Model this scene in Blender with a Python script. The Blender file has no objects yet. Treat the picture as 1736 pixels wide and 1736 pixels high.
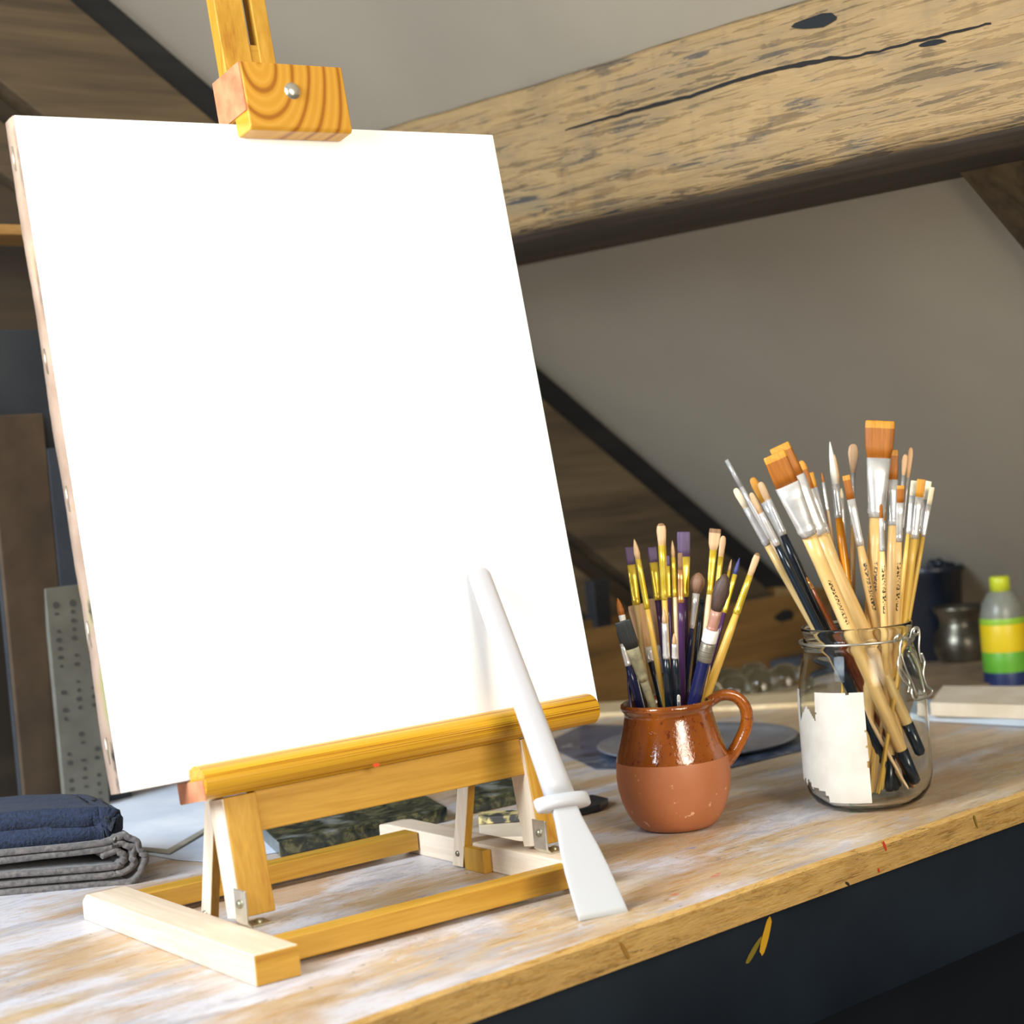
import bpy, bmesh, math, random
from mathutils import Vector, Matrix, noise
random.seed(7)
V = Vector
C = bpy.context.scene.collection
sc = bpy.context.scene
sc.view_settings.view_transform = 'Standard'
sc.view_settings.look = 'None'
sc.view_settings.exposure = 0
sc.view_settings.gamma = 1

# ---------------------------------------------------------------- camera
F, TH, P, YAW = 3094.9, math.radians(4.94), .0301, .831
CAM = V((0, 0, .31))
FH = V((math.cos(YAW), math.sin(YAW), 0)); RT = V((math.sin(YAW), -math.cos(YAW), 0)); Z = V((0, 0, 1))
FW = FH*math.cos(P) - Z*math.sin(P); UP = FH*math.sin(P) + Z*math.cos(P)
ct, st = math.cos(TH), math.sin(TH)
cd = bpy.data.cameras.new('camera'); cam = bpy.data.objects.new('camera', cd); C.objects.link(cam)
cx = RT*ct - UP*st; cy = RT*st + UP*ct
cam.matrix_world = Matrix.Translation(CAM) @ Matrix((cx, cy, -FW)).transposed().to_4x4()
cd.lens = F/1736*36; cd.sensor_width = 36; cd.clip_start = .05; cd.clip_end = 30
cd.dof.use_dof = True; cd.dof.focus_distance = 1.38; cd.dof.aperture_fstop = 7
sc.camera = cam

def ray(x, y):
    dx, dy = x-868, y-868
    return FW + RT*((dx*ct - dy*st)/F) - UP*((dx*st + dy*ct)/F)
def at_z(x, y, z=0):
    d = ray(x, y); return CAM + d*((z-CAM.z)/d.z)
def at_Y(x, y, Y):
    d = ray(x, y); return CAM + d*((Y-CAM.y)/d.y)
def at_X(x, y, X):
    d = ray(x, y); return CAM + d*((X-CAM.x)/d.x)
def at_w(x, y, w): return CAM + ray(x, y)*w
def depth(p): return (p-CAM).dot(FW)

# ---------------------------------------------------------------- materials
def lin(c):
    o = []
    for v in c[:3]:
        v /= 255
        o.append(v/12.92 if v <= .04045 else ((v+.055)/1.055)**2.4)
    return (*o, 1)
class NT:
    def __init__(s, name):
        s.m = bpy.data.materials.new(name); s.m.use_nodes = True
        s.t = s.m.node_tree; s.b = s.t.nodes['Principled BSDF']
        s.co = s.t.nodes.new('ShaderNodeTexCoord')
    def n(s, typ, **k):
        nd = s.t.nodes.new(typ)
        for a, v in k.items(): setattr(nd, a, v)
        return nd
    def l(s, a, b): s.t.links.new(a, b)
    def vec(s, scale=(1, 1, 1), src='Object', rot=(0, 0, 0), loc=(0, 0, 0)):
        mp = s.n('ShaderNodeMapping'); mp.inputs['Scale'].default_value = scale
        mp.inputs['Rotation'].default_value = rot; mp.inputs['Location'].default_value = loc
        if src == 'World':
            g = s.n('ShaderNodeNewGeometry'); s.l(g.outputs['Position'], mp.inputs[0])
        else: s.l(s.co.outputs[src], mp.inputs[0])
        return mp.outputs[0]
    def noise(s, vec, scale=5, detail=4, rough=.55, dist=0):
        nd = s.n('ShaderNodeTexNoise'); nd.inputs['Scale'].default_value = scale
        nd.inputs['Detail'].default_value = detail; nd.inputs['Roughness'].default_value = rough
        nd.inputs['Distortion'].default_value = dist; s.l(vec, nd.inputs['Vector']); return nd.outputs['Fac']
    def ramp(s, fac, stops, interp='LINEAR'):
        r = s.n('ShaderNodeValToRGB'); e = r.color_ramp.elements; r.color_ramp.interpolation = interp
        while len(e) < len(stops): e.new(.5)
        for el, (p, c) in zip(e, stops):
            el.position = p; el.color = c if len(c) == 4 else lin(c)
        s.l(fac, r.inputs[0]); return r.outputs['Color']
    def mask(s, fac, a, b):
        return s.ramp(fac, [(a, (0, 0, 0, 1)), (b, (1, 1, 1, 1))])
    def mix(s, fac, a, b, mode='MIX'):
        m = s.n('ShaderNodeMix', data_type='RGBA', blend_type=mode)
        for sock, v in ((m.inputs[0], fac), (m.inputs[6], a), (m.inputs[7], b)):
            if hasattr(v, 'is_linked'): s.l(v, sock)
            elif isinstance(v, (int, float)): sock.default_value = v
            else: sock.default_value = lin(v) if len(v) == 3 else v
        return m.outputs[2]
    def math(s, op, a, b=0, c=None):
        m = s.n('ShaderNodeMath', operation=op)
        for i, v in enumerate((a, b, c)):
            if v is None: continue
            if hasattr(v, 'is_linked'): s.l(v, m.inputs[i])
            else: m.inputs[i].default_value = v
        return m.outputs[0]
    def bump(s, fac, strength=.3, dist=.002):
        b = s.n('ShaderNodeBump'); b.inputs['Strength'].default_value = strength; b.inputs['Distance'].default_value = dist
        s.l(fac, b.inputs['Height']); s.l(b.outputs[0], s.b.inputs['Normal'])
    def out(s, col, rough=.5, metal=0, **k):
        if hasattr(col, 'is_linked'): s.l(col, s.b.inputs['Base Color'])
        else: s.b.inputs['Base Color'].default_value = lin(col)
        if hasattr(rough, 'is_linked'): s.l(rough, s.b.inputs['Roughness'])
        else: s.b.inputs['Roughness'].default_value = rough
        s.b.inputs['Metallic'].default_value = metal
        for a, v in k.items(): s.b.inputs[a.replace('_', ' ')].default_value = v
        return s.m
def mottled(name, c1, c2, scale=40, rough=.5, metal=0, stretch=(1, 1, 1), bump=.15, lo=.35, hi=.65, **k):
    s = NT(name); f = s.noise(s.vec(stretch), scale, 5)
    s.bump(f, bump, .001)
    return s.out(s.ramp(f, [(lo, c1), (hi, c2)]), rough, metal, **k)
def wood(name, c1, c2, axis=0, scale=1, rough=.45, bump=.1, dark=None):
    s = NT(name); st = [55, 55, 55]; st[axis] = 3
    v = s.vec(tuple(a*scale for a in st))
    f = s.noise(v, 1.6, 4, .6, .6); g = s.noise(v, 9, 2)
    f2 = s.math('ADD', s.math('MULTIPLY', f, .75), s.math('MULTIPLY', g, .25))
    s.bump(f2, bump, .0006)
    st = [(.33, dark or c1), (.45, c1), (.62, c2)]
    return s.out(s.ramp(f2, st), rough)
M = {}
# pine of the easel: grain along each local axis
for ax in (0, 1, 2):
    M['pine%d' % ax] = wood('pine wood', (180, 134, 42), (198, 152, 60), ax, 1, .42, .05, dark=(166, 114, 34))
    M['litpalepine%d' % ax] = wood('pale lit pine wood', (216, 194, 168), (230, 212, 190), ax, 1, .5, .05)  # paler copy of pine, window light painted into feet, struts, post sides
# ledge with sharp stripes
s = NT('striped pine'); v = s.vec((.7, 240, 240)); f = s.noise(v, 3.0, 2, .5, .1)
M['ledge'] = s.out(s.ramp(f, [(.36, (134, 78, 10)), (.46, (190, 138, 20)), (.56, (206, 160, 44)), (.68, (186, 132, 20))]), .34)
# clamp block: flat-sawn rings
s = NT('flat sawn pine')
w = s.n('ShaderNodeTexWave', wave_type='RINGS', rings_direction='Y'); s.l(s.vec((1, .2, .62), rot=(0, .35, 0), loc=(-.27, 0, -.305)), w.inputs[0])
w.inputs['Scale'].default_value = 24; w.inputs['Distortion'].default_value = 2.5; w.inputs['Detail'].default_value = 2; w.inputs['Detail Scale'].default_value = .6
M['clamp'] = s.out(s.ramp(w.outputs['Fac'], [(0, (150, 92, 16)), (.16, (188, 132, 34)), (.6, (200, 150, 54)), (1, (192, 138, 40))]), .4)
M['endgrain'] = mottled('end grain', (178, 108, 74), (206, 140, 100), 60, .6, stretch=(2, 1, 1))
M['white_linen'] = mottled('primed linen', (226, 206, 190), (244, 228, 212), 30, .8, stretch=(1, 1, .3), bump=.2)
s = NT('stained linen edge'); v = s.vec((1, 1, 1)); f = s.noise(v, 26, 5); g = s.noise(s.vec((1, 1, .5)), 14, 3)
c = s.ramp(f, [(.35, (142, 118, 100)), (.55, (162, 138, 120)), (.7, (156, 130, 88))])
M['linen_edge'] = s.out(s.mix(s.mask(g, .64, .7), c, (140, 136, 90)), .85)
M['blank'] = NT('blank white canvas').out((255, 255, 255), .8, Emission_Color=(1, 1, 1, 1), Emission_Strength=.12)  # slight emission added so the canvas reads pure white
M['stain_black'] = mottled('black paint', (24, 34, 44), (60, 70, 70), 80, .6)
M['steel'] = mottled('zinc steel', (186, 184, 172), (226, 224, 212), 50, .3, .9)
M['darksteel'] = mottled('dull steel', (120, 116, 96), (170, 164, 140), 90, .4, .8)
M['plastic'] = NT('white plastic').out((184, 185, 190), .36, Subsurface_Weight=.1)
s = NT('glazed terracotta'); v = s.vec(); f = s.noise(s.vec((1, 1, .5)), 22, 4); g = s.noise(v, 260, 2)
c = s.ramp(f, [(.35, (116, 58, 14)), (.62, (150, 80, 20))]); c = s.mix(s.mask(g, .6, .7), c, (96, 40, 10)); s.bump(g, .35, .0012)
M['glaze'] = s.out(c, .12, Coat_Weight=.6, Coat_Roughness=.05)
s = NT('bare terracotta'); f = s.noise(s.vec(), 16, 5); g = s.noise(s.vec(), 150, 2)
c = s.ramp(f, [(.3, (162, 96, 58)), (.7, (180, 112, 72))]); c = s.mix(s.mask(g, .69, .74), c, (214, 164, 126)); s.bump(g, .15, .0006)
M['clay'] = s.out(c, .5)
def glass(name, tint, rough=0, ior=1.45):
    s = NT(name); return s.out(tint, rough, 0, Transmission_Weight=1, IOR=ior)
M['glass'] = glass('clear jar glass', (250, 252, 250), 0, 1.22)
M['clearplastic'] = glass('clear plastic', (240, 238, 225), .03, 1.4)
M['paperlabel'] = mottled('torn paper', (188, 180, 168), (202, 196, 186), 35, .85, bump=.2)
M['paper'] = mottled('paper sheet', (206, 214, 228), (232, 236, 244), 12, .8)
M['paper2'] = mottled('blue grey paper', (170, 184, 206), (206, 216, 232), 9, .8)
# brush stuff
def brush_wood(name, c1, c2, marks=False, rough=.3):
    s = NT(name); f = s.noise(s.vec((90, 90, 6)), 2, 3, .5, .4)
    c = s.ramp(f, [(.35, c1), (.65, c2)])
    if marks:
        sp = s.n('ShaderNodeSeparateXYZ'); s.l(s.co.outputs['Object'], sp.inputs[0])
        side = s.math('MULTIPLY', s.math('LESS_THAN', s.math('ABSOLUTE', sp.outputs[0]), .0014), s.math('LESS_THAN', sp.outputs[1], 0))
        band = s.math('MULTIPLY', s.math('GREATER_THAN', sp.outputs[2], .15), s.math('LESS_THAN', sp.outputs[2], .19))
        sq = s.math('GREATER_THAN', s.noise(s.vec((1, 1, 1)), 900, 0), .5)
        c = s.mix(s.math('MULTIPLY', s.math('MULTIPLY', side, band), sq), c, (60, 45, 30))
    return s.out(c, rough)
M['hwood'] = brush_wood('varnished birch', (212, 174, 110), (230, 198, 138))
M['hwoodm'] = brush_wood('stamped birch', (214, 172, 104), (236, 200, 136), True)
M['hyellow'] = brush_wood('yellow varnished wood', (204, 160, 66), (222, 184, 92))
M['hpink'] = brush_wood('pale raw wood', (222, 186, 142), (238, 208, 170))
M['horange'] = brush_wood('orange lacquer', (214, 130, 14), (232, 154, 30), rough=.2)
M['hbrown'] = brush_wood('brown lacquer', (112, 52, 22), (140, 70, 30), rough=.25)
M['hblack'] = brush_wood('black lacquer', (18, 26, 34), (30, 40, 50), rough=.2)
M['hnavy'] = brush_wood('navy lacquer', (22, 26, 66), (34, 38, 84), rough=.2)
M['hpurple'] = brush_wood('purple lacquer', (52, 26, 64), (74, 42, 88), rough=.2)
M['hgrey'] = mottled('paint caked wood', (104, 100, 84), (150, 140, 104), 140, .7, bump=.4)
M['gold'] = mottled('brass ferrule', (226, 190, 40), (246, 220, 100), 60, .25, .6)
M['silver'] = mottled('nickel ferrule', (214, 210, 206), (240, 238, 236), 60, .24, .55)
M['copper'] = mottled('copper ferrule', (196, 138, 84), (222, 170, 110), 60, .3, .8)
M['white'] = mottled('white wrap', (222, 220, 216), (240, 238, 234), 80, .6)
M['wire'] = mottled('wire wrapped grey', (110, 104, 92), (156, 148, 132), 30, .4, .5, stretch=(1, 1, 40))
M['clearf'] = NT('clear ferrule').out((206, 206, 206), .15, .35, Alpha=.75)
def hair(name, c1, c2, tipc=None):
    s = NT(name); f = s.noise(s.vec((500, 500, 12)), 1.5, 3); s.bump(f, .5, .0008)
    return s.out(s.ramp(f, [(.3, c1), (.7, c2)]), .55)
M['bamber'] = hair('amber synthetic hair', (140, 78, 12), (176, 104, 22))
M['bambertip'] = hair('light amber hair', (186, 122, 26), (212, 150, 48))
M['btan'] = hair('tan hair', (188, 150, 110), (216, 182, 142))
M['bdtip'] = hair('brown hair tip', (110, 78, 52), (150, 112, 76))
M['bpale'] = hair('cream hair', (222, 204, 168), (240, 228, 200))
M['bpurple'] = hair('purple hair', (70, 52, 84), (98, 78, 116))
M['bblue'] = hair('blue hair', (40, 44, 96), (60, 66, 130))
M['bbrown'] = hair('dark brown hair', (58, 44, 40), (86, 64, 56))
M['bmid'] = hair('mid brown hair', (110, 78, 58), (140, 104, 80))
M['bblack'] = hair('black hair', (26, 30, 32), (48, 50, 48))
M['bpeach'] = hair('peach hair', (212, 164, 116), (228, 186, 142))
M['bwhite'] = hair('white hair', (226, 222, 208), (244, 242, 232))
M['bred'] = mottled('red banded quill', (150, 60, 44), (190, 160, 140), 60, .3, stretch=(1, 1, .3))

# ---------------------------------------------------------------- objects
def tag(o, label=None, cat=None, group=None, kind=None):
    for k, v in (('label', label), ('category', cat), ('group', group), ('kind', kind)):
        if v: o[k] = v
    return o
def empty(name, loc, label, cat, group=None, rotz=0, mat=None):
    o = bpy.data.objects.new(name, None); C.objects.link(o); o.empty_display_size = .02
    if mat is not None: o.matrix_world = mat
    else: o.location = loc; o.rotation_euler = (0, 0, rotz)
    return tag(o, label, cat, group)
def obj(name, bm, mats, parent=None, smooth=True, bevel=0, sub=0, label=None):
    me = bpy.data.meshes.new(name); bmesh.ops.recalc_face_normals(bm, faces=bm.faces); bm.to_mesh(me); bm.free()
    for m in (mats if isinstance(mats, (list, tuple)) else [mats]): me.materials.append(M[m] if isinstance(m, str) else m)
    for p in me.polygons: p.use_smooth = smooth
    o = bpy.data.objects.new(name, me); C.objects.link(o)
    if parent: o.parent = parent
    if bevel:
        b = o.modifiers.new('bevel', 'BEVEL'); b.width = bevel; b.segments = 2; b.limit_method = 'ANGLE'
    if sub:
        b = o.modifiers.new('sub', 'SUBSURF'); b.levels = b.render_levels = sub
    if label: o['label'] = label
    return o
def poly8(bm, pts):
    vs = [bm.verts.new(p) for p in pts]
    for f in ((0, 3, 2, 1), (4, 5, 6, 7), (0, 1, 5, 4), (1, 2, 6, 5), (2, 3, 7, 6), (3, 0, 4, 7)): bm.faces.new([vs[i] for i in f])
def box(bm, x0, x1, y0, y1, z0, z1, f=None):
    pts = [V((x, y, z)) for z in (z0, z1) for x, y in ((x0, y0), (x1, y0), (x1, y1), (x0, y1))]
    poly8(bm, [f(p) if f else p for p in pts])
def bx(*a, f=None):
    bm = bmesh.new(); box(bm, *a, f=f); return bm
def prism(bm, pts, y0, y1, f=None, axis=1):
    """extrude closed 2d outline pts (u,v) between y0 and y1"""
    mk = (lambda u, v, y: V((u, y, v))) if axis == 1 else (lambda u, v, y: V((y, u, v))) if axis == 0 else (lambda u, v, y: V((u, v, y)))
    a = [bm.verts.new(f(mk(u, v, y0)) if f else mk(u, v, y0)) for u, v in pts]
    b = [bm.verts.new(f(mk(u, v, y1)) if f else mk(u, v, y1)) for u, v in pts]
    n = len(pts)
    bm.faces.new(a); bm.faces.new(b[::-1])
    for i in range(n): bm.faces.new((a[i], b[i], b[(i+1) % n], a[(i+1) % n]))
def loft(bm, rings, n=16, cap=True, pw=2.0, jit=0):
    """rings: (z, rx, ry[, ox, oy]) along local z"""
    R = []
    for r in rings:
        z, rx, ry = r[:3]; ox, oy = (r[3], r[4]) if len(r) > 3 else (0, 0)
        ring = []
        for i in range(n):
            a = 2*math.pi*i/n; c_, s_ = math.cos(a), math.sin(a)
            x = math.copysign(abs(c_)**(2/pw), c_)*rx; y = math.copysign(abs(s_)**(2/pw), s_)*ry
            ring.append(bm.verts.new((x+ox, y+oy, z+(random.uniform(-jit, jit) if jit else 0))))
        R.append(ring)
    for a, b in zip(R, R[1:]):
        for i in range(n): bm.faces.new((a[i], a[(i+1) % n], b[(i+1) % n], b[i]))
    if cap: bm.faces.new(R[0][::-1]); bm.faces.new(R[-1])
def lathe(bm, prof, n=48, closed=False):
    R = []
    for r, z in prof:
        if r < 1e-6: R.append([bm.verts.new((0, 0, z))])
        else: R.append([bm.verts.new((r*math.cos(2*math.pi*i/n), r*math.sin(2*math.pi*i/n), z)) for i in range(n)])
    if closed: R.append(R[0])
    fs = []
    for a, b in zip(R, R[1:]):
        for i in range(n):
            j = (i+1) % n
            q = (a[0], b[j], b[i]) if len(a) == 1 else (a[i], a[j], b[0]) if len(b) == 1 else (a[i], a[j], b[j], b[i])
            fs.append(bm.faces.new(q))
    return fs
def tube(bm, pts, r, n=10, close=False, rs=None):
    pts = [V(p) for p in pts]; R = []; N = len(pts); up = None
    for i, p in enumerate(pts):
        a = pts[(i-1) % N] if close or i else p; b = pts[(i+1) % N] if close or i < N-1 else p
        t = (b-a).normalized()
        if up is None:
            up = t.orthogonal().normalized()
        up = (up - t*up.dot(t)).normalized(); s_ = t.cross(up)
        rr = rs[i] if rs else r
        rx, ry = rr if isinstance(rr, tuple) else (rr, rr)
        R.append([bm.verts.new(p + up*math.cos(2*math.pi*k/n)*rx + s_*math.sin(2*math.pi*k/n)*ry) for k in range(n)])
    for i in range(N if close else N-1):
        a, b = R[i], R[(i+1) % N]
        for k in range(n): bm.faces.new((a[k], a[(k+1) % n], b[(k+1) % n], b[k]))
    if not close: bm.faces.new(R[0][::-1]); bm.faces.new(R[-1])
def spline(pts, m=8, close=False):
    pts = [V(p) for p in pts]; N = len(pts); o = []
    for i in range(N if close else N-1):
        g = lambda k: pts[k % N] if close else pts[max(0, min(N-1, k))]
        a, b, c_, d = g(i-1), g(i), g(i+1), g(i+2)
        for k in range(m):
            t = k/m
            o.append(.5*((2*b)+(c_-a)*t+(2*a-5*b+4*c_-d)*t*t+(3*b-3*c_+d-a)*t**3))
    if not close: o.append(pts[-1])
    return o

# ---------------------------------------------------------------- the setting
YG = 1.68                                   # gable wall
SL = -.7059; GX, GZ = 1.1021, .7622          # roof slope line on the gable
zc = lambda x: GZ + (x-GX)*SL
# table surface
TX0, TX1, TY0, TY1, TT = -.6, 2.17, .83, YG-.005, .0237
s = NT('paint stained table top')
vl = s.vec((1, 2.4, 1), 'World'); v1 = s.vec((1, 1, 1), 'World'); vf = s.vec((1.2, 9, 1), 'World')
base = s.ramp(s.noise(vf, 7, 5, .6, .5), [(.3, (146, 112, 64)), (.48, (184, 150, 100)), (.68, (204, 178, 138))])
sp = s.n('ShaderNodeSeparateXYZ'); g_ = s.n('ShaderNodeNewGeometry'); s.l(g_.outputs['Position'], sp.inputs[0])
# white paint smears, increased at left rear to paint in bluish window light
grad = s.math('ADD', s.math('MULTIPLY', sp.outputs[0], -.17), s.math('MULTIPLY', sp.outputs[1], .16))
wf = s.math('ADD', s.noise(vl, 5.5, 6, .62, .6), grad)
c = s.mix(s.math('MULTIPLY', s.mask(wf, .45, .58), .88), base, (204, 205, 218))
fn = s.noise(s.vec((1, 4, 1), 'World', loc=(6, 2, 0)), 38, 6, .7, .8)
c = s.mix(s.math('MULTIPLY', s.mask(fn, .54, .66), .5), c, (150, 120, 84)); c = s.mix(s.math('MULTIPLY', s.mask(fn, .46, .36), .0), c, (230, 226, 224))
fm = s.noise(s.vec((1, 3, 1), 'World', loc=(16, 2, 0)), 30, 6, .7, .8); c = s.mix(s.math('MULTIPLY', s.mask(fm, .56, .66), .6), c, (206, 202, 202))
gf = s.noise(s.vec((1, 3.5, 1), 'World', loc=(3, 5, 0)), 8, 6, .65, .8)
c = s.mix(s.math('MULTIPLY', s.mask(gf, .53, .64), .75), c, (150, 154, 170))
bf = s.noise(s.vec((1, 3, 1), 'World', loc=(9, 1, 0)), 6, 5, .6, .4)
c = s.mix(s.math('MULTIPLY', s.mask(bf, .5, .62), .85), c, (172, 130, 74))
sf = s.noise(s.vec((1, 5, 1), 'World', loc=(1, 8, 0)), 22, 6, .7, 1.2)
c = s.mix(s.math('MULTIPLY', s.mask(sf, .61, .67), .7), c, (92, 88, 88))
for i, (col, sc_, lo) in enumerate((((196, 62, 40), 17, .70), ((70, 120, 84), 13, .70), ((92, 120, 180), 15, .71), ((210, 166, 60), 16, .70))):
    ff = s.noise(s.vec((1, 1.8, 1), 'World', loc=(i*7.3, i*3.1, 2)), sc_, 3, .5)
    c = s.mix(s.math('MULTIPLY', s.mask(ff, lo, lo+.03), .85), c, col)
gr = s.noise(s.vec((2, 26, 1), 'World'), 14, 5, .7, .4)
c = s.mix(s.math('MULTIPLY', s.mask(gr, .55, .7), .4), c, (120, 96, 66)); c = s.mix(s.math('MULTIPLY', s.mask(gr, .45, .3), .25), c, (214, 206, 196))
ckl = s.noise(s.vec((1, 7, 1), 'World', loc=(4, 4, 4)), 9, 8, .75, 1.6)
line = s.math('LESS_THAN', s.math('ABSOLUTE', s.math('SUBTRACT', ckl, .5)), .0045)
c = s.mix(s.math('MULTIPLY', s.math('MULTIPLY', line, s.mask(s.noise(s.vec((1, 1, 1), 'World', loc=(8, 8, 8)), 9, 3), .48, .56)), .75), c, (66, 56, 50))
spk = s.noise(s.vec((1, 1, 1), 'World'), 170, 2, .5); c = s.mix(s.math('MULTIPLY', s.mask(spk, .7, .74), .6), c, (70, 62, 60))
s.bump(gr, .2, .0015)
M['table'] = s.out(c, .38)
s = NT('raw table edge'); f = s.noise(s.vec((3, 1, 22), 'World'), 6, 6, .65, .6); g = s.noise(s.vec((9, 1, 9), 'World'), 3, 3)
c = s.ramp(f, [(.28, (108, 76, 32)), (.42, (170, 128, 60)), (.62, (196, 156, 86)), (.75, (172, 138, 86))])
c = s.mix(s.math('MULTIPLY', s.mask(g, .6, .72), .6), c, (150, 100, 40)); fe = s.noise(s.vec((8, 1, 90), 'World'), 7, 5, .65, .6); c = s.mix(s.math('MULTIPLY', s.mask(fe, .5, .68), .5), c, (124, 88, 38)); c = s.mix(s.math('MULTIPLY', s.mask(fe, .45, .3), .4), c, (214, 180, 118))
ce = s.noise(s.vec((1, 1, 12), 'World', loc=(2, 2, 5)), 8, 7, .7, 1); ln = s.math('LESS_THAN', s.math('ABSOLUTE', s.math('SUBTRACT', ce, .47)), .005)
c = s.mix(s.math('MULTIPLY', ln, .7), c, (70, 50, 26))
s.bump(s.math('ADD', f, fe), .6, .002)
M['tedge'] = s.out(c, .6)
t = empty('work_table', (TX0, TY0, 0), 'paint-stained wooden work table with a raw ochre edge and dark blue frame', 'table')
off = V((TX0, TY0, 0))
bm = bmesh.new(); N = 260; pr = []
tops, fr, bt = [], [], []
for i in range(N+1):
    x = (TX1-TX0)*i/N; nz = noise.noise(V((x*9, 0, 0)))*.0012 + noise.noise(V((x*40, 3, 0)))*.0006
    tops.append((bm.verts.new((x, TY1-TY0, 0)), bm.verts.new((x, .0035+nz*1.5, 0)), bm.verts.new((x, nz, -.0028+nz)), bm.verts.new((x, 0, -TT)), bm.verts.new((x, TY1-TY0, -TT))))
for a, b in zip(tops, tops[1:]):
    for k in range(5):
        fc = bm.faces.new((a[k], b[k], b[(k+1) % 5], a[(k+1) % 5])); fc.material_index = 0 if k == 0 else 1
bm.faces.new(tops[0]); bm.faces.new(tops[-1][::-1])
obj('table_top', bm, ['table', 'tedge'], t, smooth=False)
M['navy'] = mottled('dark blue painted frame', (10, 19, 30), (19, 30, 41), 8, .45)
obj('apron', bx(.1, TX1-TX0-.05, .012, .034, -.118, -TT), 'navy', t, bevel=.001)
obj('apron', bx(.1, TX1-TX0-.05, TY1-TY0-.06, TY1-TY0-.03, -.118, -TT), 'navy', t)
for x in (.1, 1.45, TX1-TX0-.12):
    for y in (.035, TY1-TY0-.13): obj('leg', bx(x, x+.06, y, y+.06, -.748, -TT), 'navy', t, bevel=.002)
# paint smears on apron and edge
def blob(bm, p, u, v, w, h, n=14, seed=0):
    vs = []
    for i in range(n):
        a = 2*math.pi*i/n; k = 1+.35*noise.noise(V((math.cos(a)*1.5+seed, math.sin(a)*1.5, seed)))
        vs.append(bm.verts.new(p + u*math.cos(a)*w*k + v*math.sin(a)*h*k))
    bm.faces.new(vs)
def mark(par, px, py, Yp, w, h, col, rot=0, o=off):
    p = at_Y(px, py, Yp) - o; bm = bmesh.new()
    u = V((math.cos(rot), 0, math.sin(rot))); v = V((-math.sin(rot), 0, math.cos(rot)))
    blob(bm, p, u, v, w, h, seed=px*.01)
    return obj('paint_smear', bm, NT('paint smear').out(col, .5), par, smooth=False)
mark(t, 1298, 1588, TY0+.0115, .004, .014, (196, 150, 30), -.5)
mark(t, 1278, 1612, TY0+.0115, .0025, .012, (120, 104, 30), -.9)
mark(t, 1500, 1434, TY0-.0006, .0014, .0045, (196, 60, 30), .4)
mark(t, 1490, 1475, TY0-.0006, .001, .002, (196, 60, 30), .4)
mark(t, 1654, 1392, TY0-.0006, .0012, .006, (130, 110, 30), .3)
mark(t, 1437, 1498, TY0-.0006, .001, .003, (50, 40, 24), .9)
mark(t, 1060, 1612, TY0-.0006, .0018, .008, (150, 110, 44), .5)

def quadplane(name, pts, m, kind='structure'):
    bm = bmesh.new(); bm.faces.new([bm.verts.new(p) for p in pts]); o = obj(name, bm, m, smooth=False); o['kind'] = kind; return o
M['floor'] = wood('dark floor boards', (34, 30, 30), (52, 46, 42), 0, .06, .7)
M['wallboard'] = wood('dark brown wall boards', (52, 44, 34), (74, 62, 46), 0, .12, .8)
s = NT('dusty plaster'); f = s.noise(s.vec((1, 1, 1), 'World'), 3, 4)
M['plaster'] = s.out(s.ramp(f, [(.3, (168, 161, 148)), (.7, (180, 173, 158))]), .9)
bm = bmesh.new(); box(bm, -2.6, 2.6, -2.6, YG+.1, -.8, -.75); o = obj('floor', bm, 'floor', smooth=False); o['kind'] = 'structure'
# gable wall: dark boards, behind everything
bm = bmesh.new(); prism(bm, [(-2.6, -.75), (2.55, -.75), (2.55, zc(2.55)), (-.2, zc(-.2)), (-2.6, zc(-.2))], YG, YG+.08)
o = obj('wall_back', bm, 'wallboard', smooth=False); o['kind'] = 'structure'
# sloping plaster ceiling
def slab(x0, x1, y0, y1, th, dz=0):
    bm = bmesh.new(); poly8(bm, [V((x0, y0, zc(x0)+dz)), V((x1, y0, zc(x1)+dz)), V((x1, y1, zc(x1)+dz)), V((x0, y1, zc(x0)+dz)),
        V((x0, y0, zc(x0)+th+dz)), V((x1, y0, zc(x1)+th+dz)), V((x1, y1, zc(x1)+th+dz)), V((x0, y1, zc(x0)+th+dz))]); return bm
o = obj('ceiling', slab(-.2, 2.55, -.6, YG, .05), 'plaster', smooth=False); o['kind'] = 'structure'
BX0, BX1, BZ0, BZ1 = 1.2298, 1.436, .526, .6665
# rafters lying along the slope against the gable
M['rafter_d'] = wood('blackened rafter', (20, 22, 26), (34, 34, 36), 0, .3, .7)
M['rafter_b'] = wood('weathered brown rafter', (74, 62, 46), (104, 88, 64), 0, .22, .7, dark=(48, 40, 32))
def rafter(name, y0, y1, d0, d1, m, label):
    bm = bmesh.new(); x0, x1 = (-.1 if y0 > 1 else BX1-.04), 2.4
    poly8(bm, [V((x0, y0, zc(x0)-d1)), V((x1, y0, zc(x1)-d1)), V((x1, y1, zc(x1)-d1)), V((x0, y1, zc(x0)-d1)),
               V((x0, y0, zc(x0)-d0)), V((x1, y0, zc(x1)-d0)), V((x1, y1, zc(x1)-d0)), V((x0, y1, zc(x0)-d0))])
    o = obj(name, bm, m, smooth=False, bevel=.002); tag(o, kind='structure'); return o
rafter('trim_1', YG-.012, YG, 0, .05, 'rafter_d', '')
rafter('trim_2', YG-.03, YG, .05, .20, 'rafter_b', '')
rafter('trim_3', YG-.02, YG, .235, .29, 'rafter_b', '')
rafter('trim_4', .80, .918, -.005, .02, 'rafter_b', '')
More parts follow.
